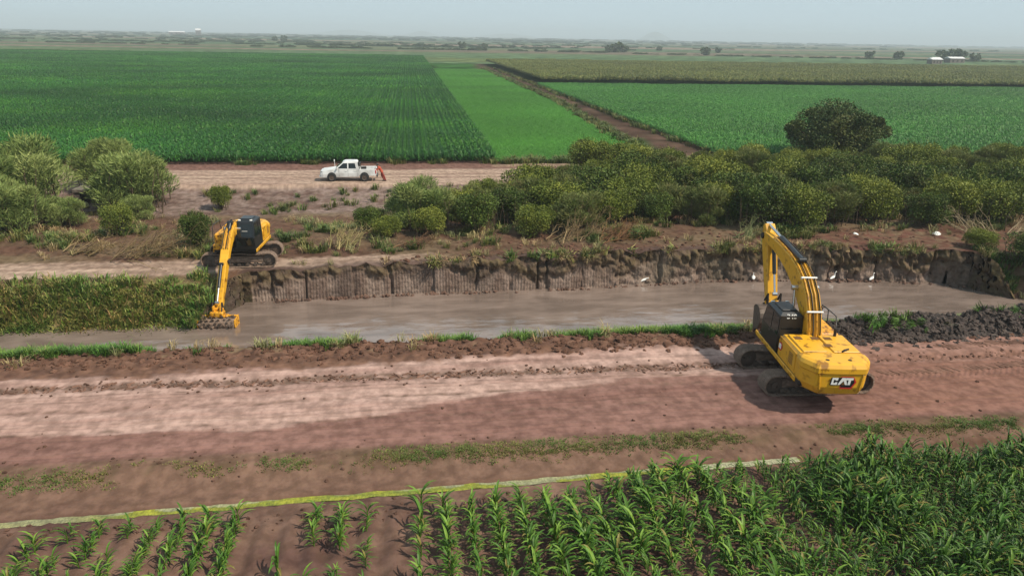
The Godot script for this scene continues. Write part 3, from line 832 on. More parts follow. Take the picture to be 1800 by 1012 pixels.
func build_excavators():
	var a = thing("excavator", "yellow crawler excavator with black cab and red black white emblem on its counterweight", "excavator", Vector3(16.15, -0.03, -26.6), deg_to_rad(-8))
	var r = excavator(a, {"w": 1.28, "tail": 3.62, "top": 2.22, "gauge": 2.6, "tl": 4.6, "shoe": 0.72, "rad": 0.45, "rel": deg_to_rad(96), "muddy": true, "cabw": 1.02, "cab0": -1.6, "cab1": 0.3, "cabtop": 3.0,
		"foot": Vector2(-0.55, 1.75), "elbow": Vector2(0.95, 4.1), "tip": Vector2(5.8, 4.72), "bt": [0.28, 0.48, 0.22], "bw": 0.6, "bands": [2, 4], "stick_end": Vector2(4.35, 1.7), "over": 0.55, "st": [0.36, 0.17], "sw": 0.48, "bside": 1.0, "cr": 0.12})
	digging_bucket(a, Vector2(4.35, 1.7), deg_to_rad(-60), 1.55, 0.95)
	emblem(r[1], Transform3D(Basis.IDENTITY, Vector3(0.1, 1.58, 3.624)), 0.66)
	# side emblem on the left door and the model number on the cab's back
	var e := MB.new()
	e.t = Transform3D(Basis(Vector3.UP, deg_to_rad(-90)), Vector3(-1.3, 1.78, 0.8))
	e.prism([Vector2(-0.2, -0.17), Vector2(0.06, -0.17), Vector2(0.2, 0.0), Vector2(0.1, 0.17), Vector2(-0.14, 0.17)], 0.0, 0.012, 0.002)
	part(e, "side_emblem", M.red, a)
	e = MB.new()
	e.t = Transform3D(Basis(Vector3.UP, deg_to_rad(-90)), Vector3(-1.31, 1.78, 0.8))
	e.prism([Vector2(-0.17, -0.1), Vector2(0.08, -0.1), Vector2(0.1, 0.11), Vector2(-0.13, 0.11)], 0.0, 0.012, 0.002)
	part(e, "side_lettering", M.plastic, a)
	text("340", 0.26, 0.01, "model_number", M.plastic, r[0], Transform3D(Basis(Vector3.RIGHT, deg_to_rad(-16)), Vector3(-0.79, 2.86, 0.235)))
	var g := MB.new()
	g.tube([Vector3(1.38, 1.3, -1.2), Vector3(1.38, 2.6, -1.35), Vector3(1.38, 2.6, -2.0), Vector3(1.38, 2.4, -2.1)], 0.025)
	part(g, "mirror_arm", M.black, a)

	var f = thing("excavator", "yellow crawler excavator with a drum cutter head lowered to the canal water", "excavator", Vector3(-10.7, -0.42, -47.1), deg_to_rad(-184))
	var q = excavator(f, {"w": 1.28, "tail": 2.6, "top": 2.15, "gauge": 2.35, "tl": 4.5, "shoe": 0.6, "rad": 0.46, "rel": deg_to_rad(94), "muddy": true, "cabw": 1.15, "cab0": -1.75, "cab1": 0.0, "cabtop": 3.05,
		"foot": Vector2(0.1, 1.75), "elbow": Vector2(1.75, 2.75), "tip": Vector2(3.75, 1.15), "bt": [0.22, 0.34, 0.18], "bw": 0.5, "bands": [], "stick_end": Vector2(5.75, -1.3), "over": 0.55, "st": [0.27, 0.16], "sw": 0.42, "bside": 1.0, "cr": 0.12})
	for w in [[0.0, 2.4, 0.34, 0.09], [0.06, 2.16, 0.2, 0.05]]:
		var plate := MB.new()
		plate.t = Transform3D(Basis(Vector3.RIGHT, deg_to_rad(-14)), Vector3(-0.72 + w[0], w[1], -1.70 - (2.4 - w[1]) * 0.25))
		plate.box(Vector3.ZERO, Vector3(w[2], w[3], 0.012), 0.003)
		part(plate, "white_plate", M.plastic, q[0])  # two small white plates set on the front of the cab
	# drum cutter: two end plates, a hood and a drum set with flails
	var head := Vector3(0, -1.72, -6.05)
	var m := MB.new()
	m.box(head + Vector3(0, 0.42, 0.12), Vector3(0.75, 0.32, 0.5), 0.05)
	m.box(head + Vector3(0, 0.25, 0.2), Vector3(1.1, 0.12, 0.4), 0.03)
	m.box(head + Vector3(-0.2, 0.62, 0.2), Vector3(0.09, 0.5, 0.4), 0.02)
	m.box(head + Vector3(0.2, 0.62, 0.2), Vector3(0.09, 0.5, 0.4), 0.02)
	m.cyl(head + Vector3(-0.3, 0.62, 0.3), head + Vector3(0.3, 0.62, 0.3), 0.1)
	var br = part(m, "cutter_bracket", M.yellow2, f)
	m = MB.new()
	m.box(head + Vector3(0, 0.2, 0.36), Vector3(2.0, 0.1, 0.12), 0.02)
	m.box(head + Vector3(0, -0.1, 0.46), Vector3(2.0, 0.5, 0.05), 0.02)
	part(m, "cutter_hood", M.yellow2, f)
	for s in [-1, 1]:
		m = MB.new()
		m.t = Transform3D(SIDE, Vector3(s * 1.03, head.y, head.z))
		m.prism([Vector2(-0.5, -0.34), Vector2(0.2, -0.4), Vector2(0.36, -0.2), Vector2(0.3, 0.16), Vector2(-0.5, 0.24)], -0.03, 0.03, 0.01)
		part(m, "cutter_end_plate", M.yellow2, f)
	m = MB.new()
	m.cyl(head + Vector3(-0.98, -0.12, -0.05), head + Vector3(0.98, -0.12, -0.05), 0.33, -1, 16)
	var drum = part(m, "cutter_drum", M.muddy, f)
	rng.seed = 5
	for i in 13:
		for k in 6:
			var t := MB.new()
			var an := TAU * k / 6.0 + i * 0.5
			t.t = Transform3D(Basis(Vector3.RIGHT, an) * Basis(Vector3.UP, rng.randf_range(-0.4, 0.4)), Vector3(lerpf(-0.92, 0.92, i / 12.0), head.y - 0.12, head.z - 0.05))
			var ss := rng.randf_range(0.8, 1.2)
			t.prism([Vector2(-0.06, 0.28), Vector2(0.06, 0.28), Vector2(0.08 * ss, 0.42 * ss), Vector2(-0.03, 0.46 * ss)], -0.045, 0.045, 0.012)
			part(t, "flail", M.muddy if k % 2 else M.steel, drum)

# ---------------------------------------------------------------- pickup truck
func build_truck():
	var root = thing("pickup_truck", "white double cab pickup truck parked on the far dirt road", "truck", Vector3(-5.95, -0.02, -72.9), deg_to_rad(90))
	root.scale = Vector3(1, 1.06, 1)
	# local: front = -z, so the truck faces left; outline in (forward, up)
	var body := MB.new()
	var W := 0.9
	var sec := func(d, lo, hi, w):
		return [Vector3(-w, lo + 0.05, -d), Vector3(-w - 0.02, (lo + hi) * 0.5, -d), Vector3(-w + 0.03, hi - 0.03, -d), Vector3(-w + 0.1, hi, -d), Vector3(w - 0.1, hi, -d), Vector3(w - 0.03, hi - 0.03, -d), Vector3(w + 0.02, (lo + hi) * 0.5, -d), Vector3(w, lo + 0.05, -d), Vector3(w - 0.1, lo, -d), Vector3(-w + 0.1, lo, -d)]
	body.loft([sec.call(2.66, 0.45, 0.8, W - 0.2), sec.call(2.58, 0.36, 0.95, W - 0.07), sec.call(2.35, 0.35, 1.02, W), sec.call(1.3, 0.38, 1.14, W), sec.call(1.05, 0.4, 1.16, W), sec.call(-1.0, 0.4, 1.14, W)])
	var b = part(body, "body", M.white, root)
	# load bed: floor, two sides, front panel, tailgate
	var bed := MB.new()
	bed.box(Vector3(0, 0.62, 1.8), Vector3(1.66, 0.1, 1.56), 0.02)
	for s in [-1, 1]: bed.box(Vector3(s * 0.86, 0.83, 1.8), Vector3(0.11, 0.62, 1.6), 0.03)
	bed.box(Vector3(0, 0.86, 1.03), Vector3(1.66, 0.55, 0.05), 0.02)
	part(bed, "load_bed", M.white, root)
	var tg := MB.new()
	tg.box(Vector3(0, 0.86, 2.62), Vector3(1.76, 0.56, 0.07), 0.03)
	part(tg, "tailgate", M.white, root)
	var cabm := MB.new()
	var cs := func(y, f, r, w): return [Vector3(-w, y, -f), Vector3(w, y, -f), Vector3(w, y, -r), Vector3(-w, y, -r)]
	cabm.loft([cs.call(1.1, 1.3, -1.0, 0.86), cs.call(1.2, 1.17, -1.0, 0.855), cs.call(1.7, 0.5, -0.9, 0.72), cs.call(1.79, 0.34, -0.82, 0.64), cs.call(1.82, 0.1, -0.6, 0.5)])
	var cb = part(cabm, "cab", M.white, root)
	var pane := func(a: Vector3, bb: Vector3, c: Vector3, d: Vector3, called):
		var g := MB.new()
		var nn := (c - a).cross(bb - a).normalized() * 0.012
		g.loft([[a - nn * 0.3, bb - nn * 0.3, c - nn * 0.3, d - nn * 0.3], [a + nn, bb + nn, c + nn, d + nn]])
		part(g, called, M.glass, cb)
	for s in [-1, 1]:
		var x0: float = s * 0.853; var x1: float = s * 0.735
		pane.call(Vector3(x0, 1.21, -0.98), Vector3(x1, 1.65, -0.44), Vector3(x1, 1.65, -0.06), Vector3(x0, 1.21, -0.06), "window")
		pane.call(Vector3(x0, 1.21, 0.06), Vector3(x1, 1.65, 0.06), Vector3(x1, 1.65, 0.66), Vector3(x0, 1.21, 0.76), "window")
		for z in [-0.85, 0.0, 0.86]:
			var l := MB.new()
			l.box(Vector3(s * 0.918, 0.82, z), Vector3(0.012, 0.66, 0.014), 0.003)
			part(l, "door_seam", M.dark, b)
		for z in [-0.16, 0.68]:
			var hd := MB.new()
			hd.box(Vector3(s * 0.925, 1.0, z), Vector3(0.03, 0.04, 0.2), 0.012)
			part(hd, "door_handle", M.plastic, b)
		var mi := MB.new()
		mi.box(Vector3(s * 1.0, 1.26, -0.98), Vector3(0.2, 0.18, 0.1), 0.04)
		part(mi, "mirror", M.white, root)
		var hl := MB.new()
		hl.box(Vector3(s * 0.73, 0.9, -2.46), Vector3(0.26, 0.14, 0.22), 0.04)
		part(hl, "headlight", M.chrome, root)
		var tl := MB.new()
		tl.box(Vector3(s * 0.87, 0.88, 2.6), Vector3(0.13, 0.34, 0.1), 0.03)
		part(tl, "tail_light", M.red, root)
		for z in [-1.55, 1.53]:
			var ar := MB.new()
			ar.cyl(Vector3(s * 0.8, 0.44, z), Vector3(s * 0.925, 0.44, z), 0.43, -1, 24)
			part(ar, "wheel_arch", M.rubber, root)
			var w := MB.new()
			var p := Vector3(s * 0.7, 0.375, z); var q := Vector3(s * 0.96, 0.375, z)
			w.rings(p, q, [[0, 0], [0, 0.28], [0.1, 0.36], [0.3, 0.375], [0.7, 0.375], [0.9, 0.36], [1.0, 0.28], [0.98, 0.24], [0.9, 0.235]], 24)
			var wh = part(w, "wheel", M.rubber, root)
			w = MB.new()
			w.rings(p, q, [[0.9, 0.24], [0.96, 0.23], [0.9, 0.2], [0.86, 0.1], [0.98, 0.08], [0.98, 0.0]], 20)
			part(w, "rim", M.steel, wh)
	pane.call(Vector3(-0.76, 1.22, -1.145), Vector3(-0.64, 1.67, -0.545), Vector3(0.64, 1.67, -0.545), Vector3(0.76, 1.22, -1.145), "windscreen")
	pane.call(Vector3(0.7, 1.25, 0.995), Vector3(0.62, 1.65, 0.915), Vector3(-0.62, 1.65, 0.915), Vector3(-0.7, 1.25, 0.995), "rear_window")
	var gr := MB.new()
	gr.box(Vector3(0, 0.8, -2.63), Vector3(0.9, 0.2, 0.06), 0.02)
	part(gr, "grille", M.black, root)
	var bp := MB.new()
	bp.box(Vector3(0, 0.5, -2.66), Vector3(1.6, 0.2, 0.14), 0.05)
	part(bp, "front_bumper", M.white, root)
	bp = MB.new()
	bp.box(Vector3(0, 0.47, 2.72), Vector3(1.6, 0.16, 0.14), 0.04)
	part(bp, "rear_bumper", M.black, root)
	var rb := MB.new()
	rb.tube([Vector3(-0.75, 1.1, 1.1), Vector3(-0.68, 1.58, 1.1), Vector3(0.68, 1.58, 1.1), Vector3(0.75, 1.1, 1.1)], 0.035)
	part(rb, "roll_bar", M.black, root)
	var ae := MB.new()
	ae.tube([Vector3(0.8, 1.1, -1.35), Vector3(0.82, 1.7, -1.4)], 0.02, 5)
	ae.box(Vector3(0.82, 1.68, -1.4), Vector3(0.09, 0.2, 0.09), 0.03)
	part(ae, "beacon_mast", M.plastic, root)
	# black tool box carried in the load bed
	var tb = thing("tool_crate", "dark crate standing in the load bed of the white pickup", "crate", Vector3(-4.5, 0.69, -72.6), 0.1)
	var t1 := MB.new(); t1.box(Vector3(0, 0.28, 0), Vector3(0.5, 0.56, 0.5), 0.03)
	part(t1, "crate_body", M.rubber, tb)
	t1 = MB.new(); t1.box(Vector3(0, 0.6, 0), Vector3(0.54, 0.06, 0.54), 0.02)
	part(t1, "lid", M.dark, tb)

# ---------------------------------------------------------------- bodies as distance fields
func capsule(p: Vector3, s) -> float:
	var a: Vector3 = s[0]; var b: Vector3 = s[1]
	var d := b - a
	var t := clampf((p - a).dot(d) / maxf(1e-9, d.length_squared()), 0, 1)
	return p.distance_to(a + d * t) - lerpf(s[2], s[3], t)
func field_mesh(m: MB, segs: Array, cell: float, k: float):
	var lo := Vector3.ONE * 1e9; var hi := -lo
	for s in segs:
		for e in [[s[0], s[2]], [s[1], s[3]]]:
			lo = lo.min(e[0] - Vector3.ONE * (e[1] + cell * 2)); hi = hi.max(e[0] + Vector3.ONE * (e[1] + cell * 2))
	var N := Vector3i(((hi - lo) / cell).ceil()) + Vector3i.ONE
	var f := PackedFloat32Array(); f.resize(N.x * N.y * N.z); f.fill(1.0)
	for s in segs:
		var r: float = maxf(s[2], s[3]) + k * 2 + cell * 2
		var l2 := Vector3i(((s[0].min(s[1]) - Vector3.ONE * r - lo) / cell).floor()).clamp(Vector3i.ZERO, N - Vector3i.ONE)
		var h2 := Vector3i(((s[0].max(s[1]) + Vector3.ONE * r - lo) / cell).ceil()).clamp(Vector3i.ZERO, N - Vector3i.ONE)
		for x in range(l2.x, h2.x + 1):
			for y in range(l2.y, h2.y + 1):
				for z in range(l2.z, h2.z + 1):
					var i := (x * N.y + y) * N.z + z
					var d := capsule(lo + Vector3(x, y, z) * cell, s)
					var h := maxf(k - absf(d - f[i]), 0.0) / k
					f[i] = minf(d, f[i]) - h * h * k * 0.25
	var vid := {}
	var sx := N.y * N.z; var sy := N.z
	var pts := []
	var nrm := []
	for x in N.x - 1:
		for y in N.y - 1:
			for z in N.z - 1:
				var i := (x * N.y + y) * N.z + z
				var inside := 0
				var acc := Vector3.ZERO; var cnt := 0
				var q := [f[i], f[i + 1], f[i + sy], f[i + sy + 1], f[i + sx], f[i + sx + 1], f[i + sx + sy], f[i + sx + sy + 1]]
				for e in q: inside += 1 if e < 0 else 0
				if inside == 0 or inside == 8: continue
				for e in [[0, 1], [0, 2], [0, 4], [1, 3], [1, 5], [2, 3], [2, 6], [3, 7], [4, 5], [4, 6], [5, 7], [6, 7]]:
					var a: float = q[e[0]]; var b: float = q[e[1]]
					if (a < 0) != (b < 0):
						var t := a / (a - b)
						var pa := Vector3(e[0] >> 2, (e[0] >> 1) & 1, e[0] & 1); var pb := Vector3(e[1] >> 2, (e[1] >> 1) & 1, e[1] & 1)
						acc += pa.lerp(pb, t); cnt += 1
				vid[i] = pts.size()
				pts.append(lo + (Vector3(x, y, z) + acc / cnt) * cell)
				nrm.append(Vector3(q[4] + q[5] + q[6] + q[7] - q[0] - q[1] - q[2] - q[3], q[2] + q[3] + q[6] + q[7] - q[0] - q[1] - q[4] - q[5], q[1] + q[3] + q[5] + q[7] - q[0] - q[2] - q[4] - q[6]).normalized())
	for i in vid:
		for e in [[sx, sy, 1], [sy, 1, sx], [1, sx, sy]]:
			if (f[i] < 0) != (f[i + e[0]] < 0):
				var a = vid.get(i); var b = vid.get(i - e[1]); var c = vid.get(i - e[1] - e[2]); var d = vid.get(i - e[2])
				if a == null or b == null or c == null or d == null: continue
				m._tn(pts[a], pts[b], pts[c], nrm[a], nrm[b], nrm[c]); m._tn(pts[a], pts[c], pts[d], nrm[a], nrm[c], nrm[d])
func build_person():
	# leans forward against the tailgate, facing left; local forward = -x, feet on the road
	var root = thing("person", "person in orange clothes leaning on the tailgate of the white pickup", "person", Vector3(-2.66, -0.02, -72.3), 0.0)
	var m := MB.new()
	var J := {"pel": Vector3(-0.12, 0.93, 0), "chest": Vector3(-0.34, 1.28, 0), "neck": Vector3(-0.45, 1.43, 0), "head": Vector3(-0.53, 1.54, 0)}
	var segs := [[J.pel + Vector3(0, 0, -0.07), J.pel + Vector3(0, 0, 0.07), 0.12, 0.12], [J.pel, J.chest, 0.13, 0.15], [J.chest + Vector3(0, 0, -0.1), J.chest + Vector3(0, 0, 0.1), 0.12, 0.12], [J.chest, J.neck, 0.1, 0.06]]
	var skin := [[J.neck, J.head, 0.055, 0.06], [J.head + Vector3(-0.01, -0.03, 0), J.head + Vector3(0.01, 0.05, 0), 0.085, 0.095], [J.head + Vector3(-0.09, -0.02, 0), J.head + Vector3(-0.115, -0.03, 0), 0.015, 0.014], [J.head + Vector3(0, 0, -0.1), J.head + Vector3(0, -0.02, -0.1), 0.02, 0.018], [J.head + Vector3(0, 0, 0.1), J.head + Vector3(0, -0.02, 0.1), 0.02, 0.018], [J.head + Vector3(-0.07, -0.08, 0), J.head + Vector3(-0.08, -0.085, 0), 0.03, 0.028]]
	var legs := []
	for s in [-1, 1]:
		var hip: Vector3 = J.pel + Vector3(0.0, -0.05, s * 0.1)
		var knee := Vector3(-0.02 + 0.1 * s, 0.5, s * 0.12)
		var ank := Vector3(0.16 + 0.08 * s, 0.1, s * 0.12)
		legs.append_array([[hip, knee, 0.1, 0.068], [knee, ank, 0.07, 0.045]])
		segs.append([hip + Vector3(0, 0.05, 0), hip, 0.1, 0.1])
		var sh: Vector3 = J.chest + Vector3(-0.04, 0.06, s * 0.19)
		var el := Vector3(-0.5, 1.1, s * 0.26)
		var wr := Vector3(-0.68, 1.19, s * 0.16)
		segs.append_array([[sh, el, 0.062, 0.05], [el, wr, 0.05, 0.036]])
	field_mesh(m, segs + legs, 0.024, 0.05)
	var body = part(m, "body", M.cloth, root)
	# trousers cover the legs as a slightly wider skin
	var tr := MB.new()
	var wide := []
	for s in legs: wide.append([s[0], s[1], s[2] + 0.014, s[3] + 0.014])
	field_mesh(tr, wide, 0.024, 0.04)
	part(tr, "trousers", M.cloth2, root)
	var hd := MB.new()
	field_mesh(hd, skin, 0.012, 0.03)
	part(hd, "head", M.skin, root)
	var ey := MB.new()
	for s in [-1, 1]: ey.rings(J.head + Vector3(-0.092, 0.015, s * 0.034), J.head + Vector3(-0.08, 0.015, s * 0.034), [[0, 0], [0.3, 0.01], [1, 0.012]], 8)
	part(ey, "eyes", M.black, root)
	var hr := MB.new()
	field_mesh(hr, [[J.head + Vector3(0.03, 0.03, 0), J.head + Vector3(0.01, 0.07, 0), 0.1, 0.1]], 0.014, 0.02)
	part(hr, "hair", M.black, root)
	for s in [-1, 1]:
		var hm := MB.new()
		var w := Vector3(-0.68, 1.19, s * 0.16)
		var hs := [[w, w + Vector3(-0.08, -0.01, 0), 0.024, 0.026], [w + Vector3(-0.05, 0, 0.02), w + Vector3(-0.08, 0, -0.02), 0.02, 0.02]]
		for i in 4:
			var z := -0.033 + 0.022 * i
			var L: float = [0.06, 0.07, 0.066, 0.052][i]
			var k1 := w + Vector3(-0.09 - L * 0.55, 0.0, z); var k2 := k1 + Vector3(-L * 0.35, -L * 0.4, 0)
			hs.append_array([[w + Vector3(-0.085, 0, z), k1, 0.009, 0.0085], [k1, k2, 0.0085, 0.008]])
		hs.append_array([[w + Vector3(-0.03, 0, -s * 0.025), w + Vector3(-0.07, -0.012, -s * 0.055), 0.012, 0.01], [w + Vector3(-0.07, -0.012, -s * 0.055), w + Vector3(-0.1, -0.02, -s * 0.058), 0.01, 0.009]])
		field_mesh(hm, hs, 0.006, 0.008)
		part(hm, "hand", M.skin, root)
		var sh := MB.new()
		var an := Vector3(0.16 + 0.08 * s, 0.08, s * 0.12)
		field_mesh(sh, [[an + Vector3(0.03, -0.03, 0), an + Vector3(-0.16, -0.035, 0), 0.045, 0.042], [an, an + Vector3(0, 0.06, 0), 0.05, 0.05]], 0.014, 0.03)
		part(sh, "shoe", M.black, root)
func egret(at: Vector3, turn: float, pose: int, label: String):
	var root = thing("egret", label, "bird", at, turn, "egrets wading at the foot of the cut bank")
	root.scale = Vector3.ONE * 0.76
	var m := MB.new()
	var up: float = [0.95, 0.78, 0.9, 0.62][pose]
	var ns: float = [0.12, 0.06, 0.04, 0.16][pose]
	# tail to shoulder to S-shaped neck to head, one continuous skin; faces +x
	var path := [Vector3(-0.36, 0.36, 0), Vector3(-0.24, 0.40, 0), Vector3(-0.1, 0.45, 0), Vector3(0.05, 0.5, 0), Vector3(0.14, 0.56, 0), Vector3(0.19, 0.56 + (up - 0.56) * 0.3, 0), Vector3(0.12 + ns * 0.3, 0.56 + (up - 0.56) * 0.6, 0), Vector3(0.13 + ns, up - 0.04, 0), Vector3(0.19 + ns, up, 0), Vector3(0.26 + ns, up - 0.01, 0), Vector3(0.28 + ns, up - 0.015, 0)]
	m.tube(path, [0.01, 0.055, 0.105, 0.11, 0.07, 0.04, 0.03, 0.028, 0.036, 0.022, 0.01], 10)
	part(m, "body", M.feather, root)
	for s in [-1, 1]:
		var w := MB.new()
		w.tube([Vector3(0.1, 0.52, s * 0.08), Vector3(0.0, 0.49, s * 0.105), Vector3(-0.2, 0.42, s * 0.085), Vector3(-0.4, 0.33, s * 0.03)], [0.03, 0.06, 0.05, 0.008], 8)
		part(w, "wing", M.feather, root)
		var l := MB.new()
		l.tube([Vector3(0.0, 0.4, s * 0.05), Vector3(0.03 * s, 0.2, s * 0.05), Vector3(0.01 + 0.02 * s, -0.1, s * 0.05)], 0.013, 6)
		part(l, "leg", M.rubber, root)
	var b := MB.new()
	b.tube([Vector3(0.26 + ns, up - 0.012, 0), Vector3(0.4 + ns, up - 0.04, 0)], [0.017, 0.003], 6)
	part(b, "beak", M.beak, root)

# ---------------------------------------------------------------- plants
func leaf_quad(m: MB, p: Vector3, dir: Vector3, side: Vector3, L: float, w: float):
	var q := p + dir * L
	var mid := p + dir * L * 0.45
	m.tri(p, mid + side * w, q); m.tri(p, q, mid - side * w)
func rdir() -> Vector3:
	var z := rng.randf_range(-1, 1); var a := rng.randf() * TAU
	var r := sqrt(1 - z * z)
	return Vector3(r * cos(a), z, r * sin(a))
func mixc(pal: Array) -> Color:
	var c: Color = pal[rng.randi() % pal.size()].lerp(pal[rng.randi() % pal.size()], rng.randf())
	return c * rng.randf_range(0.8, 1.2)
# a crown of leaf-sized faces round several lobes; style 0 round leaves, 1 feathery upright sprays
func crown(seed_, size: Vector3, lobes: int, leaves: int, leaf: float, pal: Array, style := 0, base := 0.22) -> Array:
	rng.seed = seed_
	var m := MB.new(); var st := MB.new()
	var L := []
	for i in lobes:
		var a := TAU * i / lobes + rng.randf() * 0.8
		var r := sqrt(rng.randf()) * 0.62
		var h := lerpf(base, 0.78, float((i * 7) % lobes) / maxf(1.0, lobes - 1.0)) * (1.0 - 0.25 * r)
		var s := rng.randf_range(0.2, 0.42) if style == 0 else rng.randf_range(0.14, 0.34)
		L.append([Vector3(cos(a) * r * size.x / 2, h * size.y, sin(a) * r * size.z / 2), Vector3(s * size.x * 0.62, s * size.y * 0.62, s * size.z * 0.62), mixc(pal)])
	if size.x > 8.0:
		for i in 12:
			var a := TAU * i / 12 + rng.randf() * 0.5
			var hh := rng.randf_range(0.3, 0.85)
			var r := sqrt(1.0 - pow(maxf(0.0, hh - 0.3) / 0.75, 2)) * rng.randf_range(0.75, 0.95)
			var s := rng.randf_range(0.1, 0.2)
			L.append([Vector3(cos(a) * r * size.x / 2, hh * size.y, sin(a) * r * size.z / 2), Vector3(s * size.x * 0.6, s * size.y * 0.7, s * size.z * 0.6), mixc(pal)])
	for e in L:
		var p0 := Vector3(rng.randf_range(-0.2, 0.2), 0, rng.randf_range(-0.2, 0.2))
		var c: Vector3 = e[0]
		if size.x < 8.0 and size.x > 4.7:
			var q0 := Vector3(rng.randf_range(-0.35, 0.35) * size.x, 0, rng.randf_range(-0.35, 0.35) * size.z)
			st.tube([q0, q0 * 1.05 + Vector3(0, size.y * 0.3, 0) + rdir() * 0.2, q0 * 1.1 + Vector3(0, size.y * 0.6, 0) + rdir() * 0.3], [0.035, 0.028, 0.012], 5)
		st.tube([p0, p0.lerp(c, 0.4) + rdir() * 0.15, c, c + Vector3(rdir().x * 0.2, e[1].y * 0.5, rdir().z * 0.2)], [0.07 * size.y / 3.0, 0.05 * size.y / 3.0, 0.03 * size.y / 3.0, 0.01], 5)
	for i in leaves:
		var e = L[rng.randi() % L.size()]
		var d := rdir()
		if d.y < -0.35 and rng.randf() < 0.6: d.y = -d.y
		var sh := pow(rng.randf(), 0.35)
		if rng.randf() < 0.12: sh *= rng.randf_range(1.0, 1.25)
		var p: Vector3 = e[0] + Vector3(d.x * e[1].x, d.y * e[1].y, d.z * e[1].z) * sh
		if p.y < 0.05: p.y = rng.randf_range(0.05, 0.4)
		m.col = e[2].lerp(mixc(pal), 0.6)
		var dir: Vector3
		var ll := leaf * rng.randf_range(0.6, 1.4)
		if style == 0 and size.x < 8.0 and rng.randf() < 0.05 and d.y > 0.2:
			# young shoots that stand out of the outline
			var p2: Vector3 = p + Vector3(rdir().x * 0.15, rng.randf_range(0.1, 0.5), rdir().z * 0.15)
			leaf_quad(m, p2, (Vector3.UP + rdir() * 0.6).normalized(), rdir(), ll * 1.8, ll * 0.2)
		if style == 0:
			dir = (rdir() + d * 0.6 + Vector3(0, -0.1, 0)).normalized()
			leaf_quad(m, p, dir, dir.cross(rdir()).normalized(), ll, ll * 0.36)
		else:
			dir = (rdir() * 0.6 + Vector3(d.x * 0.6, 0.65, d.z * 0.6)).normalized()
			leaf_quad(m, p, dir, dir.cross(rdir()).normalized(), ll * 2.2, ll * 0.13)
	return [m.mesh(), st.mesh()]
func plant(called, label, cat, C: Array, at: Vector3, sc: Vector3, turn: float, group = ""):
	var o = thing(called, label, cat, at, turn, group)
	o.scale = sc
	part(C[0], "crown" if cat == "tree" else "foliage", M.leaf, o)
	part(C[1], "trunk" if cat == "tree" else "stems", M.bark, o)
	return o
func ground_at(x, b) -> Vector3:
	return Vector3(x, height(x, b) - 0.03, -b)
func corn_mesh(seed_, h: float, nl: int, spread: float, pal: Array) -> Array:
	rng.seed = seed_
	var s := MB.new(); var m := MB.new()
	s.col = pal[0]
	s.tube([Vector3(0, -0.05, 0), Vector3(0.01, h * 0.4, 0), Vector3(0.02, h * 0.8, 0.01)], [0.018, 0.014, 0.005], 5)
	var a0 := rng.randf() * TAU
	for i in nl:
		var t := float(i) / nl
		var a := a0 + PI * i + rng.randf_range(-0.5, 0.5)
		var out := Vector3(cos(a), 0, sin(a)); var side := Vector3(-sin(a), 0, cos(a))
		var L := spread * lerpf(0.75, 1.0, sin(PI * (0.2 + 0.6 * t))) * rng.randf_range(0.8, 1.2)
		var el := lerpf(0.9, 1.45, t) + rng.randf_range(-0.2, 0.15)
		var p := Vector3(0, lerpf(0.06, 0.78, t) * h, 0)
		m.col = mixc(pal)
		if rng.randf() < 0.03: m.col = pc(140, 132, 66)
		var w0 := 0.012; var wmax := 0.021 * rng.randf_range(0.8, 1.25)
		var prevl := p - side * w0; var prevr := p + side * w0; var prevm := p
		for k in 5:
			var u := (k + 1) / 5.0
			el -= lerpf(0.04, 0.46, u) * rng.randf_range(0.7, 1.3)
			p += (out * cos(el) + Vector3.UP * sin(el)) * L / 5.0
			var w := wmax * sin(PI * clampf(0.12 + 0.88 * u, 0, 1)) + 0.002
			var l := p - side * w + Vector3(0, w * 0.4, 0); var r := p + side * w + Vector3(0, w * 0.4, 0)
			m.quad(prevl, l, p, prevm); m.quad(prevm, p, r, prevr)
			prevl = l; prevr = r; prevm = p
	return [s.mesh(), m.mesh()]
func joined(C: Array) -> ArrayMesh:
	var st := SurfaceTool.new()
	st.begin(Mesh.PRIMITIVE_TRIANGLES)
	for c in C: st.append_from(c, 0, Transform3D.IDENTITY)
	return st.commit()
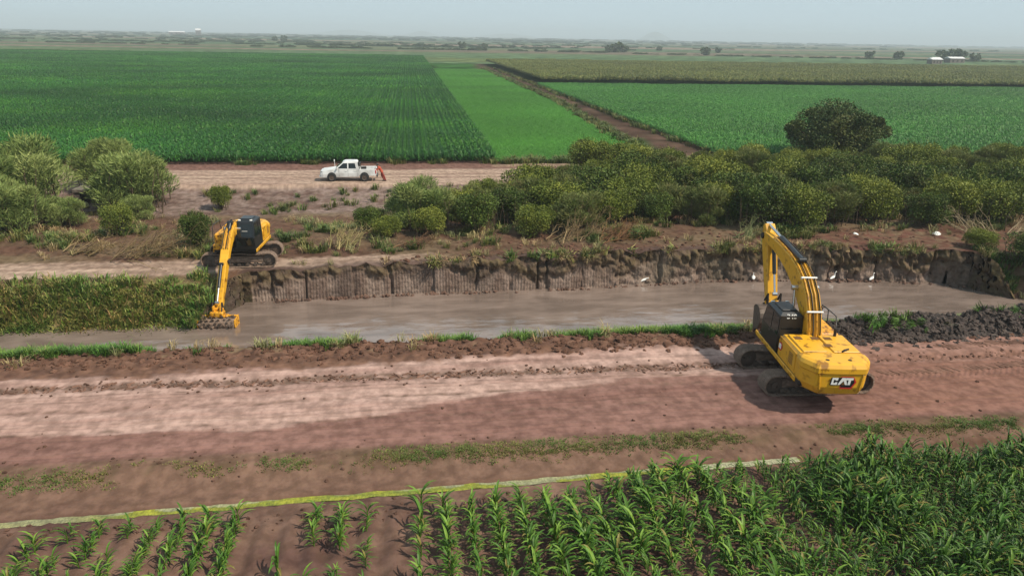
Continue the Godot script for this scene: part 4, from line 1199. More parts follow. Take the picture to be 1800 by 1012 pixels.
func build_near_corn():
	var pal := [pc(82, 124, 38), pc(60, 98, 31), pc(120, 156, 56), pc(50, 84, 30), pc(72, 112, 36)]
	var tall := []; var small := []
	for i in 5: tall.append(corn_mesh(100 + i, 0.92, 14, 0.48, pal))
	for i in 5: small.append(corn_mesh(200 + i, 0.46, 11, 0.4, [pc(92, 134, 44), pc(68, 106, 34), pc(126, 160, 60), pc(80, 120, 40)]))
	var spots := []     # [key, position, variant set, variant, scale, turn]
	rng.seed = 9
	var cols := {6: 0.0, 7: 0.08, 10: 0.5, 11: 0.0, 12: 0.4, -1: 0.6, -2: 0.6}
	for k in range(-9, 46):
		var x := -9.0 + 0.75 * k
		var start := 19.05 + 0.3 * nb.get_noise_2d(x * 5.0, 70) + smoothstep(3, 9, x) * 1.0
		var b := start
		if k < 0 and k != -2 and k != -1: continue
		while b > 12.0:
			var dense := smoothstep(8.0, 14.5, x + 0.1 * (19.5 - b) + 0.8 * nb.get_noise_2d(x * 4, b * 4))
			var dens: float = cols.get(k, 0.93)
			if k < 12: dens *= smoothstep(-0.62, -0.3, nb.get_noise_2d(x * 7.0, b * 3.0))
			if rng.randf() < maxf(dens, dense):
				var px := x + rng.randf_range(-0.06, 0.06) + dense * rng.randf_range(-0.1, 0.1)
				var is_tall := rng.randf() < dense
				var sc := rng.randf_range(0.7, 1.25) * (1.0 + 0.5 * nb.get_noise_2d(x * 6.0, b * 6.0)) * (lerpf(0.8, 1.05, smoothstep(0.3, 1, dense)) if is_tall else lerpf(1.0, 1.3, smoothstep(-9, 6, x)))
				spots.append([b + 0.0, Vector3(px, height(px, b), -b), is_tall, rng.randi() % 5, sc, rng.randf() * TAU, px])
			b -= lerpf(0.17, 0.12, dense) * rng.randf_range(0.8, 1.2)
	# the plants that show largest are things of their own, the rest one mass
	for s in spots:
		var d := Vector3(0, 13.5, 0).distance_to(s[1])
		var inview: bool = s[0] > 16.6 - 0.13 * s[6] * 0.8 and s[6] > -11.5 and s[6] < 18
		s[0] = (0.0 if inview else 100.0) + d - (3.0 if s[2] else 0.0)
	spots.sort_custom(func(a, b): return a[0] < b[0])
	var rest := {}
	for i in spots.size():
		var s = spots[i]
		var T := Transform3D(Basis(Vector3.UP, s[5]).scaled(Vector3.ONE * s[4]), s[1])
		var C: Array = tall[s[3]] if s[2] else small[s[3]]
		if i < 300:
			var o = thing("corn_plant", "tall leafy corn plant in the thick green stand beside the brown soil rows" if s[2] else "short young corn plant in a thin row on bare brown soil", "corn plant", s[1], s[5], "tall corn plants of the thick stand" if s[2] else "young corn plants in the thin rows")
			o.scale = Vector3.ONE * s[4]
			part(C[0], "stalk", M.crop, o); part(C[1], "leaves", M.crop, o)
		else:
			var key = [s[2], s[3]]
			if not rest.has(key): rest[key] = []
			rest[key].append(T)
	# one object for all the others
	var all = thing("corn_stand", "rest of the green corn rows standing behind the foreground plants", "corn")
	all.set_meta("kind", "stuff")
	for key in rest:
		multi(joined(tall[key[1]] if key[0] else small[key[1]]), rest[key], [], "corn_rows", M.crop, all)
	print("corn ", spots.size())
func tile_mesh(seed_, sx: float, sz: float, rows: int, per: int, nl: int, h: float, leaf: float, w: float, pal: Array, low := 0.25) -> ArrayMesh:
	# a piece of crop: rows along z, every plant a handful of arching leaves
	rng.seed = seed_
	var m := MB.new()
	for r in rows:
		for k in per:
			var x := (r + 0.5) / rows * sx - sx / 2 + rng.randf_range(-0.07, 0.07)
			var z := (k + rng.randf()) / per * sz - sz / 2
			var hh := h * rng.randf_range(0.8, 1.12)
			var pc0 := mixc(pal)
			for l in nl:
				var a := rng.randf() * TAU
				var out := Vector3(cos(a), 0, sin(a)); var side := Vector3(-sin(a), 0, cos(a)) * w
				var t := (l + 0.5) / nl
				var p := Vector3(x, hh * lerpf(low, 0.82, t), z)
				var q := p + out * leaf * 0.5 + Vector3(0, leaf * lerpf(0.3, 0.5, t), 0)
				var e := p + out * leaf * rng.randf_range(0.8, 1.1) + Vector3(0, leaf * rng.randf_range(-0.15, 0.35), 0)
				m.col = pc0.lerp(mixc(pal), 0.4)
				m.tri(p - side * 0.4, q - side, q + side); m.tri(q - side, e, q + side)
	return m.mesh()
func crop_field(called, label, tiles: Array, step: Vector2, b0: float, b1: float, xl: Callable, xr: Callable, tint: Callable, anchor: float):
	var root = thing(called, label, "crop field")
	root.set_meta("kind", "stuff")
	var lists := []
	for t in tiles: lists.append([[], []])
	var b := b0 + step.y / 2
	while b < b1:
		var x: float = xl.call(b)
		var x1: float = xr.call(b)
		# keep rows in line from tile to tile
		var i0 := int(round((x - anchor) / step.x + 0.5)); var i1 := int(round((x1 - anchor) / step.x - 0.5))
		for i in range(i0, i1 + 1):
			var px := anchor + i * step.x
			if px < -0.52 * b - 30 or px > 1.0 * b + 40: continue
			var k := rng.randi() % tiles.size()
			var sc := 1.0 + 0.12 * nb.get_noise_2d(px * 1.5, b * 1.5)
			lists[k][0].append(Transform3D(Basis(Vector3.UP, PI * (rng.randi() % 2)).scaled(Vector3(1, sc, 1)), Vector3(px, 0.0, -b)))
			lists[k][1].append(tint.call(px, b))
		b += step.y
	var n := 0
	for k in tiles.size():
		n += lists[k][0].size()
		if lists[k][0].size(): multi(tiles[k], lists[k][0], lists[k][1], "crop_rows", M.crop, root)
	print(called, " ", n)
func build_fields():
	rng.seed = 40
	var g1 := [pc(52, 108, 36), pc(38, 88, 28), pc(74, 130, 46), pc(46, 102, 38)]
	var g2 := [pc(74, 138, 52), pc(56, 116, 42), pc(96, 158, 66)]
	var g3 := [pc(120, 128, 62), pc(100, 112, 54), pc(146, 142, 78), pc(84, 104, 48)]
	var near := []; var far := []; var near2 := []; var far3 := []; var low := []
	for i in 3:
		near.append(tile_mesh(300 + i, 3.0, 3.0, 4, 14, 9, 1.25, 0.55, 0.06, g1))
		far.append(tile_mesh(310 + i, 6.0, 6.0, 8, 14, 6, 1.25, 0.75, 0.12, g1))
		near2.append(tile_mesh(320 + i, 3.0, 3.0, 4, 14, 8, 0.95, 0.5, 0.06, g2))
		far3.append(tile_mesh(330 + i, 6.0, 6.0, 8, 14, 7, 2.9, 0.75, 0.13, g3, 0.58))
		low.append(tile_mesh(340 + i, 2.0, 2.0, 6, 16, 5, 0.28, 0.26, 0.035, [pc(84, 152, 48), pc(68, 132, 38), pc(102, 166, 60)]))
	var t1 := func(x, b):
		var g := nb.get_noise_2d(x * 0.25, b * 0.5); var f := na.get_noise_2d(x * 0.3, b * 0.4)
		var c := Color(1, 1, 1).lerp(Color(1.5, 1.3, 0.95), clampf(2.6 * f, 0, 1)) * (1.0 + 0.55 * g)
		return c
	var t0 := func(x, b): return Color(1, 1, 1) * (1.0 + 0.3 * nb.get_noise_2d(x * 0.4, b * 0.6))
	var lx := func(_b): return -420.0
	var edge1 := func(b): return 9.6 + 0.5 * nb.get_noise_2d(b * 0.6, 3)
	crop_field("corn_field", "dark green corn field beyond the dirt road and the white pickup", near, Vector2(3, 3), 82.4, 190, lx, edge1, t1, 8.1)
	crop_field("corn_field", "dark green corn rows at the distant end of the field behind the pickup", far, Vector2(6, 6), 190.4, 492, lx, edge1, t1, 6.6)
	crop_field("low_crop", "strip of low bright green crop between the two tall fields", low, Vector2(2, 2), 82.5, 318, func(b): return 9.8, func(b): return 28.6 + 3.0 * smoothstep(83, 180, b) + 0.6 * nb.get_noise_2d(b * 1.5, 8), t0, 10.6)
	crop_field("crop_field", "green crop field behind the big round tree and right of the muddy track", near2, Vector2(3, 3), 84.8, 221, func(b): return maxf(37.2, 36.0 + 10.0 * (1.0 - smoothstep(84, 90, b))) + 0.6 * nb.get_noise_2d(b, 12), func(_b): return 420.0, t0, 38.7)
	crop_field("tall_crop", "tall yellowish ripening corn block with a dark front edge", far3, Vector2(6, 6), 222, 388, func(_b): return 39.0, func(_b): return 460.0, t0, 42.0)
	# sheet under and beyond the crops: field after field to the horizon
	var bs := [83.5]
	while bs[-1] < 9000: bs.append(bs[-1] * 1.016 + 0.3)
	var fc := func(x: float, b: float) -> Color:
		if b < 392:
			if x < 9.7 or x > 38.0: return pc(70, 92, 52, 0.5) if b < 390 or x > 39 else pc(70, 92, 52, 0.5)
			if x < 31.5: return pc(88, 134, 72, 0.55)
			return pc(124, 100, 88).lerp(pc(100, 84, 72), clampf(0.5 + 1.5 * na.get_noise_2d(x * 6, b * 2), 0, 1))
		if x < 10 and b < 494: return pc(70, 92, 52, 0.5)
		var row := floor(12.0 * log(b / 380.0))
		var wid: float = b * (0.35 + 0.3 * fposmod(sin(row * 12.9) * 437.5, 1.0))
		var colm := floor((x + row * 173.0) / wid)
		var h1 := fposmod(sin(row * 78.2 + colm * 37.7) * 4375.5, 1.0)
		var base: Color
		if b < 640: base = pc(122, 148, 110) if h1 < 0.7 else pc(134, 150, 104)
		elif h1 < 0.42: base = pc(112, 138, 104)
		elif h1 < 0.62: base = pc(142, 148, 116)
		elif h1 < 0.76: base = pc(176, 156, 138)
		elif h1 < 0.9: base = pc(88, 112, 88)
		else: base = pc(152, 140, 122)
		return base * (1.0 + 0.15 * nb.get_noise_2d(x * 0.05, b * 0.1))
	var v := PackedVector3Array(); var n := PackedVector3Array(); var c := PackedColorArray(); var ix := PackedInt32Array()
	var nx := 420
	for j in bs.size():
		var b: float = bs[j]
		for i in nx + 1:
			var u := lerpf(-1.6, 2.4, float(i) / nx)
			var x := u * (b + 150.0)
			v.append(Vector3(x, -0.02 - 0.25 * smoothstep(83.5, 84.5, b) * 0.0, -b)); n.append(Vector3.UP); c.append(fc.call(x, b))
	for j in bs.size() - 1:
		for i in nx:
			var k := j * (nx + 1) + i
			ix.append_array(PackedInt32Array([k, k + nx + 1, k + nx + 2, k, k + nx + 2, k + 1]))
	var a := []
	a.resize(Mesh.ARRAY_MAX)
	a[Mesh.ARRAY_VERTEX] = v; a[Mesh.ARRAY_NORMAL] = n; a[Mesh.ARRAY_COLOR] = c; a[Mesh.ARRAY_INDEX] = ix
	var am := ArrayMesh.new()
	am.add_surface_from_arrays(Mesh.PRIMITIVE_TRIANGLES, a)
	struct(am, "farmland", M.farsoil)
func build_shrubs():
	var dk := [pc(88, 112, 50), pc(64, 86, 40), pc(120, 142, 60), pc(104, 98, 56)]
	var ol := [pc(140, 152, 62), pc(106, 124, 50), pc(168, 172, 76), pc(90, 106, 48)]
	var lt := [pc(160, 178, 100), pc(130, 152, 82), pc(182, 190, 118), pc(114, 136, 74)]
	var bk := [pc(86, 108, 58), pc(68, 90, 50), pc(110, 128, 68), pc(124, 120, 70)]
	var D := []; var O := []; var F := []
	for i in 4: D.append(crown(500 + i, Vector3(4.9, 4.3, 4.9), 18, 16000, 0.14, dk, 0, 0.36))
	for i in 4: O.append(crown(510 + i, Vector3(4.9, 4.1, 4.9), 18, 16000, 0.135, ol, 0, 0.34))
	var G := []
	for i in 3: G.append(crown(530 + i, Vector3(4.8, 3.5, 4.8), 20, 22000, 0.13, [pc(126, 142, 74), pc(100, 118, 60), pc(150, 158, 90), pc(128, 112, 76)], 1))
	for i in 3: F.append(crown(520 + i, Vector3(5.0, 3.6, 5.0), 26, 24000, 0.135, lt, 1, 0.2))
	var big = crown(540, Vector3(12.5, 7.8, 11.0), 26, 46000, 0.22, bk)
	plant("round_tree", "big dark round tree standing above the shrub thicket before the crop field", "tree", big, Vector3(50.8, -0.3, -83.5), Vector3(1, 1, 1), 0.4)
	# left clump
	var Lp := [[-31.5, 63.0, 2.0, 1, "biggest light green tree, beside the culvert and the yellow container"], [-29.5, 57.0, 1.3, 0, "light green feathery tree in front of the culvert by the platform"], [-23.4, 65.6, 1.55, 2, "light green feathery tree hanging over the culvert end beside the eroded slope"], [-27.2, 71.0, 1.3, 0, "smaller feathery tree standing behind the concrete culvert"], [-37.0, 67.0, 1.9, 2, "green feathery tree behind the left clump near the corn field"]]
	Lp.append_array([[-26.5, 59.5, 0.75, 1, "low light green bush in front of the culvert mouth"], [-33.5, 54.5, 0.95, 2, "light green bush at the left end of the machine platform"], [-21.8, 61.5, 0.6, 0, "small light green bush beside the eroded slope left of the pickup"]])
	for e in Lp: plant("feathery_tree", e[4], "tree", F[e[3]], ground_at(e[0], e[1]), Vector3.ONE * e[2], e[0])
	plant("shrub", "dark green upright shrub right behind the excavator with the drum cutter", "shrub", D[1], ground_at(-14.4, 50.4), Vector3(0.52, 0.72, 0.5), 1.0)
	plant("shrub", "small grey green shrub growing on the eroded slope below the pickup", "shrub", O[1], ground_at(-16.2, 65.0), Vector3(0.45, 0.6, 0.45), 2.0)
	plant("shrub", "low green shrub among the brush left of the upright dark shrub", "shrub", O[2], ground_at(-21.0, 55.0), Vector3(0.7, 0.6, 0.6), 2.0)
	plant("feathery_bush", "bright feathery bush with upright sprays at the thicket end near the pickup", "shrub", F[1], ground_at(0.6, 55.2), Vector3(1.15, 1.2, 1.1), 0.3)
	# thicket on the far side of the platform
	rng.seed = 66
	var T := []
	for e in [[52.8, -1.8, 0.85], [56.3, -3.2, 0.95], [60.2, 1.5, 1.0], [64.5, 6.5, 0.95], [69.0, 12.0, 0.9], [73.5, 18.5, 0.85], [77.6, 25.0, 0.62]]:
		var x: float = e[1]
		while x < 0.82 * e[0] + 8.0:
			if absf(x - 0.6) > 2.0 or e[0] > 58 or e[0] < 54:
				T.append([x, e[0] + rng.randf_range(-1.2, 1.2) + 1.2 * sin(x * 0.4), e[2] * rng.randf_range(0.75, 1.2) * lerpf(0.58, 1.05, smoothstep(-3, 14, x))])
			x += rng.randf_range(2.8, 4.1)
	for i in T.size():
		var e = T[i]
		var kind := 0 if (i % 2 == 0) != (rng.randf() < 0.25) else 1
		if e[1] > 67 and rng.randf() < 0.8: kind = 1
		if rng.randf() < 0.22: kind = 2
		var lab: String = ["dark green leafy shrub in the thicket behind the far canal bank", "olive green leafy shrub in the thicket behind the far canal bank", "grey green feathery shrub with upright sprays in the thicket behind the far canal bank"][kind]
		plant("thicket_shrub", lab, "shrub", [D, O, G][kind][rng.randi() % 3], ground_at(e[0], e[1]) - Vector3(0, 0.15, 0), Vector3(e[2] * 1.08, e[2] * rng.randf_range(0.92, 1.12), e[2]), rng.randf() * TAU, ["dark shrubs of the thicket", "olive shrubs of the thicket", "feathery shrubs of the thicket"][kind])
	plant("shrub", "green shrub overhanging the right end of the canal by the inflow", "shrub", D[2], ground_at(41.2, 42.6), Vector3(0.75, 0.5, 0.7), 2.0)
	plant("shrub", "low leafy shrub on the lip of the bank where the canal bends", "shrub", O[3], ground_at(39.4, 45.2), Vector3(0.5, 0.38, 0.5), 0.7)
func branch_pile(at: Vector3, turn: float, L: float, n: int, seed_, up: float, label: String, pal: Array):
	rng.seed = seed_
	var root = thing("brush_pile", label, "brush pile", at, turn)
	var m := MB.new(); var tw := MB.new()
	for i in n:
		m.col = mixc(pal)
		var p := Vector3(rng.randf_range(-0.35, 0.35) * L, rng.randf_range(0.0, 0.15), rng.randf_range(-0.3, 0.3) * L)
		var d := Vector3(rng.randf_range(0.3, 1.0), rng.randf_range(0.1, 1.0) * up, rng.randf_range(-0.5, 0.5)).normalized()
		var l := L * rng.randf_range(0.4, 0.9)
		var path := []
		for k in 5: path.append(p + d * l * k / 4.0 + Vector3(0, -0.25 * l * pow(k / 4.0, 2) * rng.randf_range(0.2, 1.0), 0) + rdir() * 0.05 * k)
		m.tube(path, [0.04, 0.032, 0.024, 0.015, 0.006], 5)
		for k in 5:
			var q: Vector3 = path[1 + rng.randi() % 4]
			tw.col = mixc(pal)
			tw.tube([q, q + (d + rdir() * 0.8).normalized() * l * 0.2, q + (d + rdir() * 0.8).normalized() * l * 0.35], [0.014, 0.01, 0.003], 4)
	part(m, "branches", M.dry, root)
	part(tw, "twigs", M.dry, root)
func grass_tuft(seed_, n: int, h: float, spread: float, w: float, pal: Array) -> ArrayMesh:
	rng.seed = seed_
	var m := MB.new()
	for i in n:
		var a := rng.randf() * TAU
		var out := Vector3(cos(a), 0, sin(a)); var side := Vector3(-sin(a), 0, cos(a)) * w
		var p := out * rng.randf() * spread * 0.5 + Vector3(rng.randf_range(-1, 1), 0, rng.randf_range(-1, 1)) * spread * 0.4
		var hh := h * rng.randf_range(0.5, 1.15)
		var q := p + out * hh * 0.25 + Vector3(0, hh * 0.65, 0)
		var e := p + out * hh * rng.randf_range(0.4, 0.9) + Vector3(0, hh * rng.randf_range(0.6, 1.0), 0)
		m.col = mixc(pal)
		m.tri(p - side, q - side * 0.8, q + side * 0.8); m.tri(p - side, q + side * 0.8, p + side); m.tri(q - side * 0.8, e, q + side * 0.8)
	return m.mesh()
func scatter(called, label, cat, meshes: Array, n: int, seed_, x0, x1, b0, b1, dens: Callable, ma, s0 = 0.7, s1 = 1.3, sink = 0.02, tilt = 0.0):
	rng.seed = seed_
	var root = thing(called, label, cat)
	root.set_meta("kind", "stuff")
	var ls := []
	for m in meshes: ls.append([[], []])
	for i in n:
		var x := rng.randf_range(x0, x1); var b := rng.randf_range(b0, b1)
		if rng.randf() > dens.call(x, b): continue
		var s := rng.randf_range(s0, s1)
		var k := rng.randi() % meshes.size()
		var B := Basis(Vector3.UP, rng.randf() * TAU)
		if tilt > 0: B = Basis(rdir(), rng.randf() * tilt) * B
		ls[k][0].append(Transform3D(B.scaled(Vector3.ONE * s), Vector3(x, height(x, b) - sink * s, -b)))
		var tn := na.get_noise_2d(x * 2.2 + 31.0, b * 2.6)
		if ma == M.soil: tn = 0.0
		ls[k][1].append(Color(0.9, 0.9, 0.9) * rng.randf_range(0.8, 1.2) if ma == M.soil else Color(0.72, 0.95, 0.7).lerp(Color(1.25, 1.08, 1.0), clampf(0.5 + 1.5 * tn, 0, 1)) * rng.randf_range(0.75, 1.2))
	for k in meshes.size():
		if ls[k][0].size(): multi(meshes[k], ls[k][0], ls[k][1], "tufts" if ma != M.mud and ma != M.soil else "clods", ma, root)
func clod(seed_, r: float, c: Color, c2: Color) -> ArrayMesh:
	var f := FastNoiseLite.new(); f.seed = seed_; f.frequency = 1.4
	var m := MB.new()
	var k := 8; var rows := 5
	var P := []
	for j in rows + 1:
		var l := []
		var th := PI * j / rows
		for i in k:
			var d := Vector3(sin(th) * cos(TAU * i / k), cos(th), sin(th) * sin(TAU * i / k))
			l.append(d * r * (1.0 + 0.95 * f.get_noise_3dv(d * 1.2) + 0.5 * f.get_noise_3dv(d * 3.1)) * Vector3(1, 0.8, 1))
		P.append(l)
	for j in rows:
		for i in k:
			m.col = c.lerp(c2, clampf(0.5 + f.get_noise_2d(i * 3.0, j * 3.0), 0, 1))
			var i2 := (i + 1) % k
			m._out(P[j][i], P[j][i2], P[j + 1][i2], Vector3.ZERO); m._out(P[j][i], P[j + 1][i2], P[j + 1][i], Vector3.ZERO)
	return m.mesh()
func build_small_stuff():
	var gl := [pc(104, 140, 62), pc(84, 122, 54), pc(130, 158, 74), pc(92, 118, 60)]
	var go := [pc(128, 132, 72), pc(106, 112, 62), pc(150, 146, 92), pc(92, 108, 56), pc(86, 116, 56)]
	var gd := [pc(186, 168, 128), pc(160, 142, 104), pc(150, 140, 96), pc(200, 184, 146)]
	var lush := []; var oliv := []; var dry := []; var weed := []; var slope := []
	for i in 3:
		lush.append(grass_tuft(600 + i, 34, 0.55, 0.4, 0.02, gl))
		slope.append(grass_tuft(640 + i, 36, 0.42, 0.6, 0.026, [pc(136, 158, 78), pc(112, 140, 66), pc(172, 168, 104), pc(96, 134, 58), pc(160, 136, 96)]))
		oliv.append(grass_tuft(610 + i, 36, 0.62, 0.5, 0.028, go))
		dry.append(grass_tuft(620 + i, 26, 0.5, 0.4, 0.018, gd))
		weed.append(grass_tuft(630 + i, 16, 0.06, 0.16, 0.014, [pc(132, 142, 74), pc(104, 120, 62), pc(150, 150, 92)]))
	scatter("bank_grass", "lush green grass on the near edge of the canal", "grass", lush, 12000, 1, -40, 30, 31.0, 36, func(x, b): return clampf(smoothstep(-11.5, -14.5, x + 1.5 * nb.get_noise_2d(x * 3, 4)) * smoothstep(31.2, 31.8, b) * (1.0 - smoothstep(32.8, 33.4, b)) + smoothstep(8.5, 12.5, x) * (1 - smoothstep(16, 18, x)) * smoothstep(31.3, 32.2, b + 0.4 * sin(x)) * 1.2 + 0.45 * smoothstep(31.4, 32.2, b + na.get_noise_2d(x * 3, 8)) * smoothstep(-0.1, 0.4, nb.get_noise_2d(x * 6, 2)), 0, 1), M.crop, 0.35, 0.95)
	scatter("slope_grass", "olive green weeds covering the uncut slope of the canal", "grass", slope, 5200, 2, -50, -9.5, 40.6, 44.6, func(x, b): return clampf((1 - smoothstep(-13.0, -11.2, x)) * (1 - smoothstep(43.0, 44.4, b + 1.4 * na.get_noise_2d(x * 4, b * 2))), 0, 1) * (0.4 + 0.6 * smoothstep(-0.3, 0.2, na.get_noise_2d(x * 4, b * 4))), M.crop, 0.35, 1.5)
	scatter("dry_grass", "dry straw coloured grass along the edges of the banks and the platform", "grass", dry, 9000, 3, -50, 60, 30.8, 62, func(x, b):
		var n0 := nb.get_noise_2d(x * 4, b * 4)
		if b < 32.4: return 0.8 * smoothstep(0.0, 0.4, nr.get_noise_2d(x * 5, b * 6))
		if b < 40.6: return 0.0
		if b < edge(x) + 0.1: return 0.0
		if b < edge(x) + 0.9 and x > -11: return 0.7 * smoothstep(-0.1, 0.3, n0)
		return 0.55 * smoothstep(47.4, 48.4, b) * smoothstep(-0.15, 0.35, n0), M.crop)
	scatter("bend_grass", "green grass hanging over the bank at the bend of the canal", "grass", lush + oliv, 900, 18, 37.5, 48, 39, 46, func(x, b): return 0.8 if b > edge(x) + 0.1 and b < edge(x) + 2.6 and x > 38.6 else 0.0, M.crop, 0.5, 1.2)
	scatter("rough_weeds", "low olive weeds over the rough ground behind the platform", "grass", oliv, 7000, 4, -60, 60, 46.5, 70, func(x, b): return smoothstep(0.0, 0.4, na.get_noise_2d(x * 1.2, b * 1.6)) * smoothstep(47.6, 49, b) * (1.0 if b < 60 else 0.4), M.crop, 0.5, 1.2)
	scatter("hanging_weeds", "tangled weeds and roots hanging over the lip of the cut bank", "grass", oliv + dry + slope, 5200, 14, -10, 46, 44, 48, func(x, b):
		var d: float = b - edge(x)
		return smoothstep(-4, 12, x) * smoothstep(-0.25, 0.25, nb.get_noise_2d(x * 5.0, 60)) * 0.8 * (1.0 if d > -0.12 and d < 0.35 else 0.0), M.crop, 0.6, 1.25, 0.15, 2.2)
	scatter("verge_weeds", "small ground weeds in a strip along the field side of the road", "weeds", weed, 22000, 5, -34, 40, 21.2, 23.0, func(x, b):
		var s := exp(-pow((b - 22.05 + 0.25 * smoothstep(-4, -12, x)) / 0.34, 2))
		return s * smoothstep(-0.35, 0.15, na.get_noise_2d(x * 2.0, b * 6) + nb.get_noise_2d(x * 1.6, 5)) * (1.0 if x > -6 else 0.7), M.crop)
	scatter("track_verge", "weedy strip between the low crop and the muddy track", "grass", oliv, 6000, 17, 26, 38, 83, 330, func(x, b):
		var r: float = 28.6 + 3.0 * smoothstep(83, 180, b)
		return 0.8 * exp(-pow((x - r - 0.7) / 0.9, 2)) + 0.35 * exp(-pow((x - 37.0) / 0.6, 2)), M.crop, 0.8, 1.7)
	scatter("road_edge_growth", "fringe of weeds along the crop fields and the far road", "grass", oliv, 5000, 15, -60, 60, 78.5, 84.5, func(x, b): return 0.5 * smoothstep(9, 12, x) * smoothstep(80.5, 82, b) + 0.25 * smoothstep(80.4, 81, b) * smoothstep(0.0, 0.4, nb.get_noise_2d(x * 3, b)), M.crop, 0.6, 1.4)
	# clods
	var red := []; var dark := []; var sandc := []
	for i in 4:
		red.append(clod(700 + i, 0.1, pc(156, 118, 100), pc(122, 92, 78)))
		dark.append(clod(710 + i, 0.22, pc(104, 88, 80), pc(76, 64, 59)))
		sandc.append(clod(720 + i, 0.05, pc(140, 108, 94), pc(112, 86, 74)))
	scatter("loose_clods", "reddish brown soil clods along the canal edge of the road", "clods", red, 7000, 6, -36, 40, 29.3, 32.6, func(x, b): return smoothstep(29.4, 31.0, b) * (0.35 + 0.5 * smoothstep(-0.2, 0.3, nb.get_noise_2d(x * 5, b * 5))), M.soil, 0.3, 1.5, 0.0)
	scatter("road_crumbs", "small dark soil crumbs scattered on the road and its ruts", "clods", sandc, 15000, 7, -34, 40, 18.6, 29.8, func(x, b): return clampf(0.015 + 0.7 * rut(b, rut1(x), 0.4) + 0.35 * rut(b, 22.6, 0.4) * smoothstep(-0.2, 0.3, nb.get_noise_2d(x * 4, 1)) + 0.8 * exp(-pow((b - 19.2) / 0.35, 2)), 0, 1), M.soil, 0.4, 1.5, 0.0)
	scatter("bank_rubble", "broken soil lumps lying along the top of the cut bank", "clods", red, 3000, 8, -10, 44, 45, 51, func(x, b):
		var d: float = b - edge(x)
		return (0.5 if d > 0.0 and d < 0.8 else 0.12 if d > 0.8 else 0.0) * smoothstep(-6, 6, x), M.soil, 0.4, 1.7, 0.0)
	var wedge := MB.new()
	wedge.col = pc(166, 128, 112)
	wedge.prism([Vector2(-0.075, -0.03), Vector2(0.075, -0.03), Vector2(0.02, 0.045), Vector2(-0.03, 0.04)], -0.34, 0.34, 0.012)
	var pr := []; var prc := []
	rng.seed = 23
	for e in [[18.9, 42.0, 26.6, 0.045, 0.55, 0.19], [24.5, 42.0, 29.0, 0.02, 0.5, 0.2]]:
		var x: float = e[0]
		while x < e[1]:
			var b: float = e[2] + e[3] * (x - 18.8) + 0.1 * na.get_noise_2d(x * 3, 2)
			if rng.randf() < 0.88: pr.append(Transform3D(Basis(Vector3.UP, e[4] + rng.randf_range(-0.1, 0.1)).scaled(Vector3(rng.randf_range(0.8, 1.2), rng.randf_range(0.5, 1.0), rng.randf_range(0.75, 1.1))), Vector3(x, height(x, b), -b))); prc.append(Color(1, 1, 1) * rng.randf_range(0.8, 1.15))
			x += e[5]
	var xw := -34.0
	while xw < 14.0:
		for o in [-0.22, 0.0, 0.22]:
			if rng.randf() < 0.55:
				var b: float = rut1(xw) + o
				pr.append(Transform3D(Basis(Vector3.UP, rng.randf_range(-0.6, 0.6)).scaled(Vector3(rng.randf_range(0.5, 1.0), rng.randf_range(0.4, 1.0), rng.randf_range(0.15, 0.4))), Vector3(xw + rng.randf_range(-0.06, 0.06), height(xw, b), -b))); prc.append(Color(1, 1, 1) * rng.randf_range(0.75, 1.2))
		xw += 0.16
	tag(multi(wedge.mesh(), pr, prc, "track_prints", M.soil), "ridged prints of crawler tracks pressed into the dirt road", "track prints")
	var sl := []; var slc := []
	rng.seed = 55
	for i in 900:
		var x := rng.randf_range(-9.5, 38.0)
		if rng.randf() > 0.25 + 0.75 * smoothstep(-0.1, 0.3, nb.get_noise_2d(x * 6.0, 30)): continue
		var s := 0.3 + 1.3 * pow(rng.randf(), 3.0)
		sl.append(Transform3D(Basis(rdir(), rng.randf() * 3).scaled(Vector3.ONE * s), Vector3(x, WATER_Y + rng.randf_range(-0.08, 0.12), -(edge(x) - 0.3 - absf(rng.randfn(0.0, 0.12)))))); slc.append(Color(1, 1, 1) * rng.randf_range(0.7, 1.15))
	tag(multi(red[2], sl, slc, "slumped_soil", M.mud), "slumped soil lumps along the foot of the cut bank", "clods")
	# heap of dredged mud on the near bank
	var hp = thing("mud_heap", "long dark heap of dredged mud on the canal edge beside the emblem excavator", "mud heap", Vector3(0, 0, 0))
	var hh := func(x: float, b: float) -> float:
		var t := smoothstep(17.2, 19.5, x) * exp(-pow((b - 31.3 - 0.012 * (x - 18) * (x - 18) * 0.1) / 1.25, 2))
		return height(x, b) - 0.12 + t * (0.36 + 0.4 * nb.get_noise_2d(x * 5, b * 5) + 0.35 * absf(na.get_noise_2d(x * 12, b * 12)) + 0.12 * smoothstep(24, 30, x))
	var hc := func(x: float, b: float) -> Color: return pc(98, 83, 76).lerp(pc(74, 63, 58), clampf(0.5 + 1.5 * na.get_noise_2d(x * 9, b * 9), 0, 1))
	part(grid_mesh(16.8, 48, 300, 28.4, 35.0, 70, hh, hc), "mound", M.mud, hp)
	rng.seed = 91
	var xs := []; var cs := []
	for i in 5200:
		var x := rng.randf_range(17.4, 46); var b := rng.randfn(31.1, 0.85)
		if b < 28.9 or b > 34.5: continue
		var s := 0.12 + 0.75 * pow(rng.randf(), 3.0)
		xs.append(Transform3D(Basis(rdir(), rng.randf() * 3).scaled(Vector3(s * rng.randf_range(0.8, 1.5), s * rng.randf_range(0.8, 1.3), s)), Vector3(x, hh.call(x, b) + 0.02, -b))); cs.append(Color(1, 1, 1) * rng.randf_range(0.7, 1.3))
	var q := int(xs.size() / 2)
	multi(dark[0], xs.slice(0, q), cs.slice(0, q), "lumps", M.mud, hp)
	multi(dark[1], xs.slice(q), cs.slice(q), "lumps", M.mud, hp)
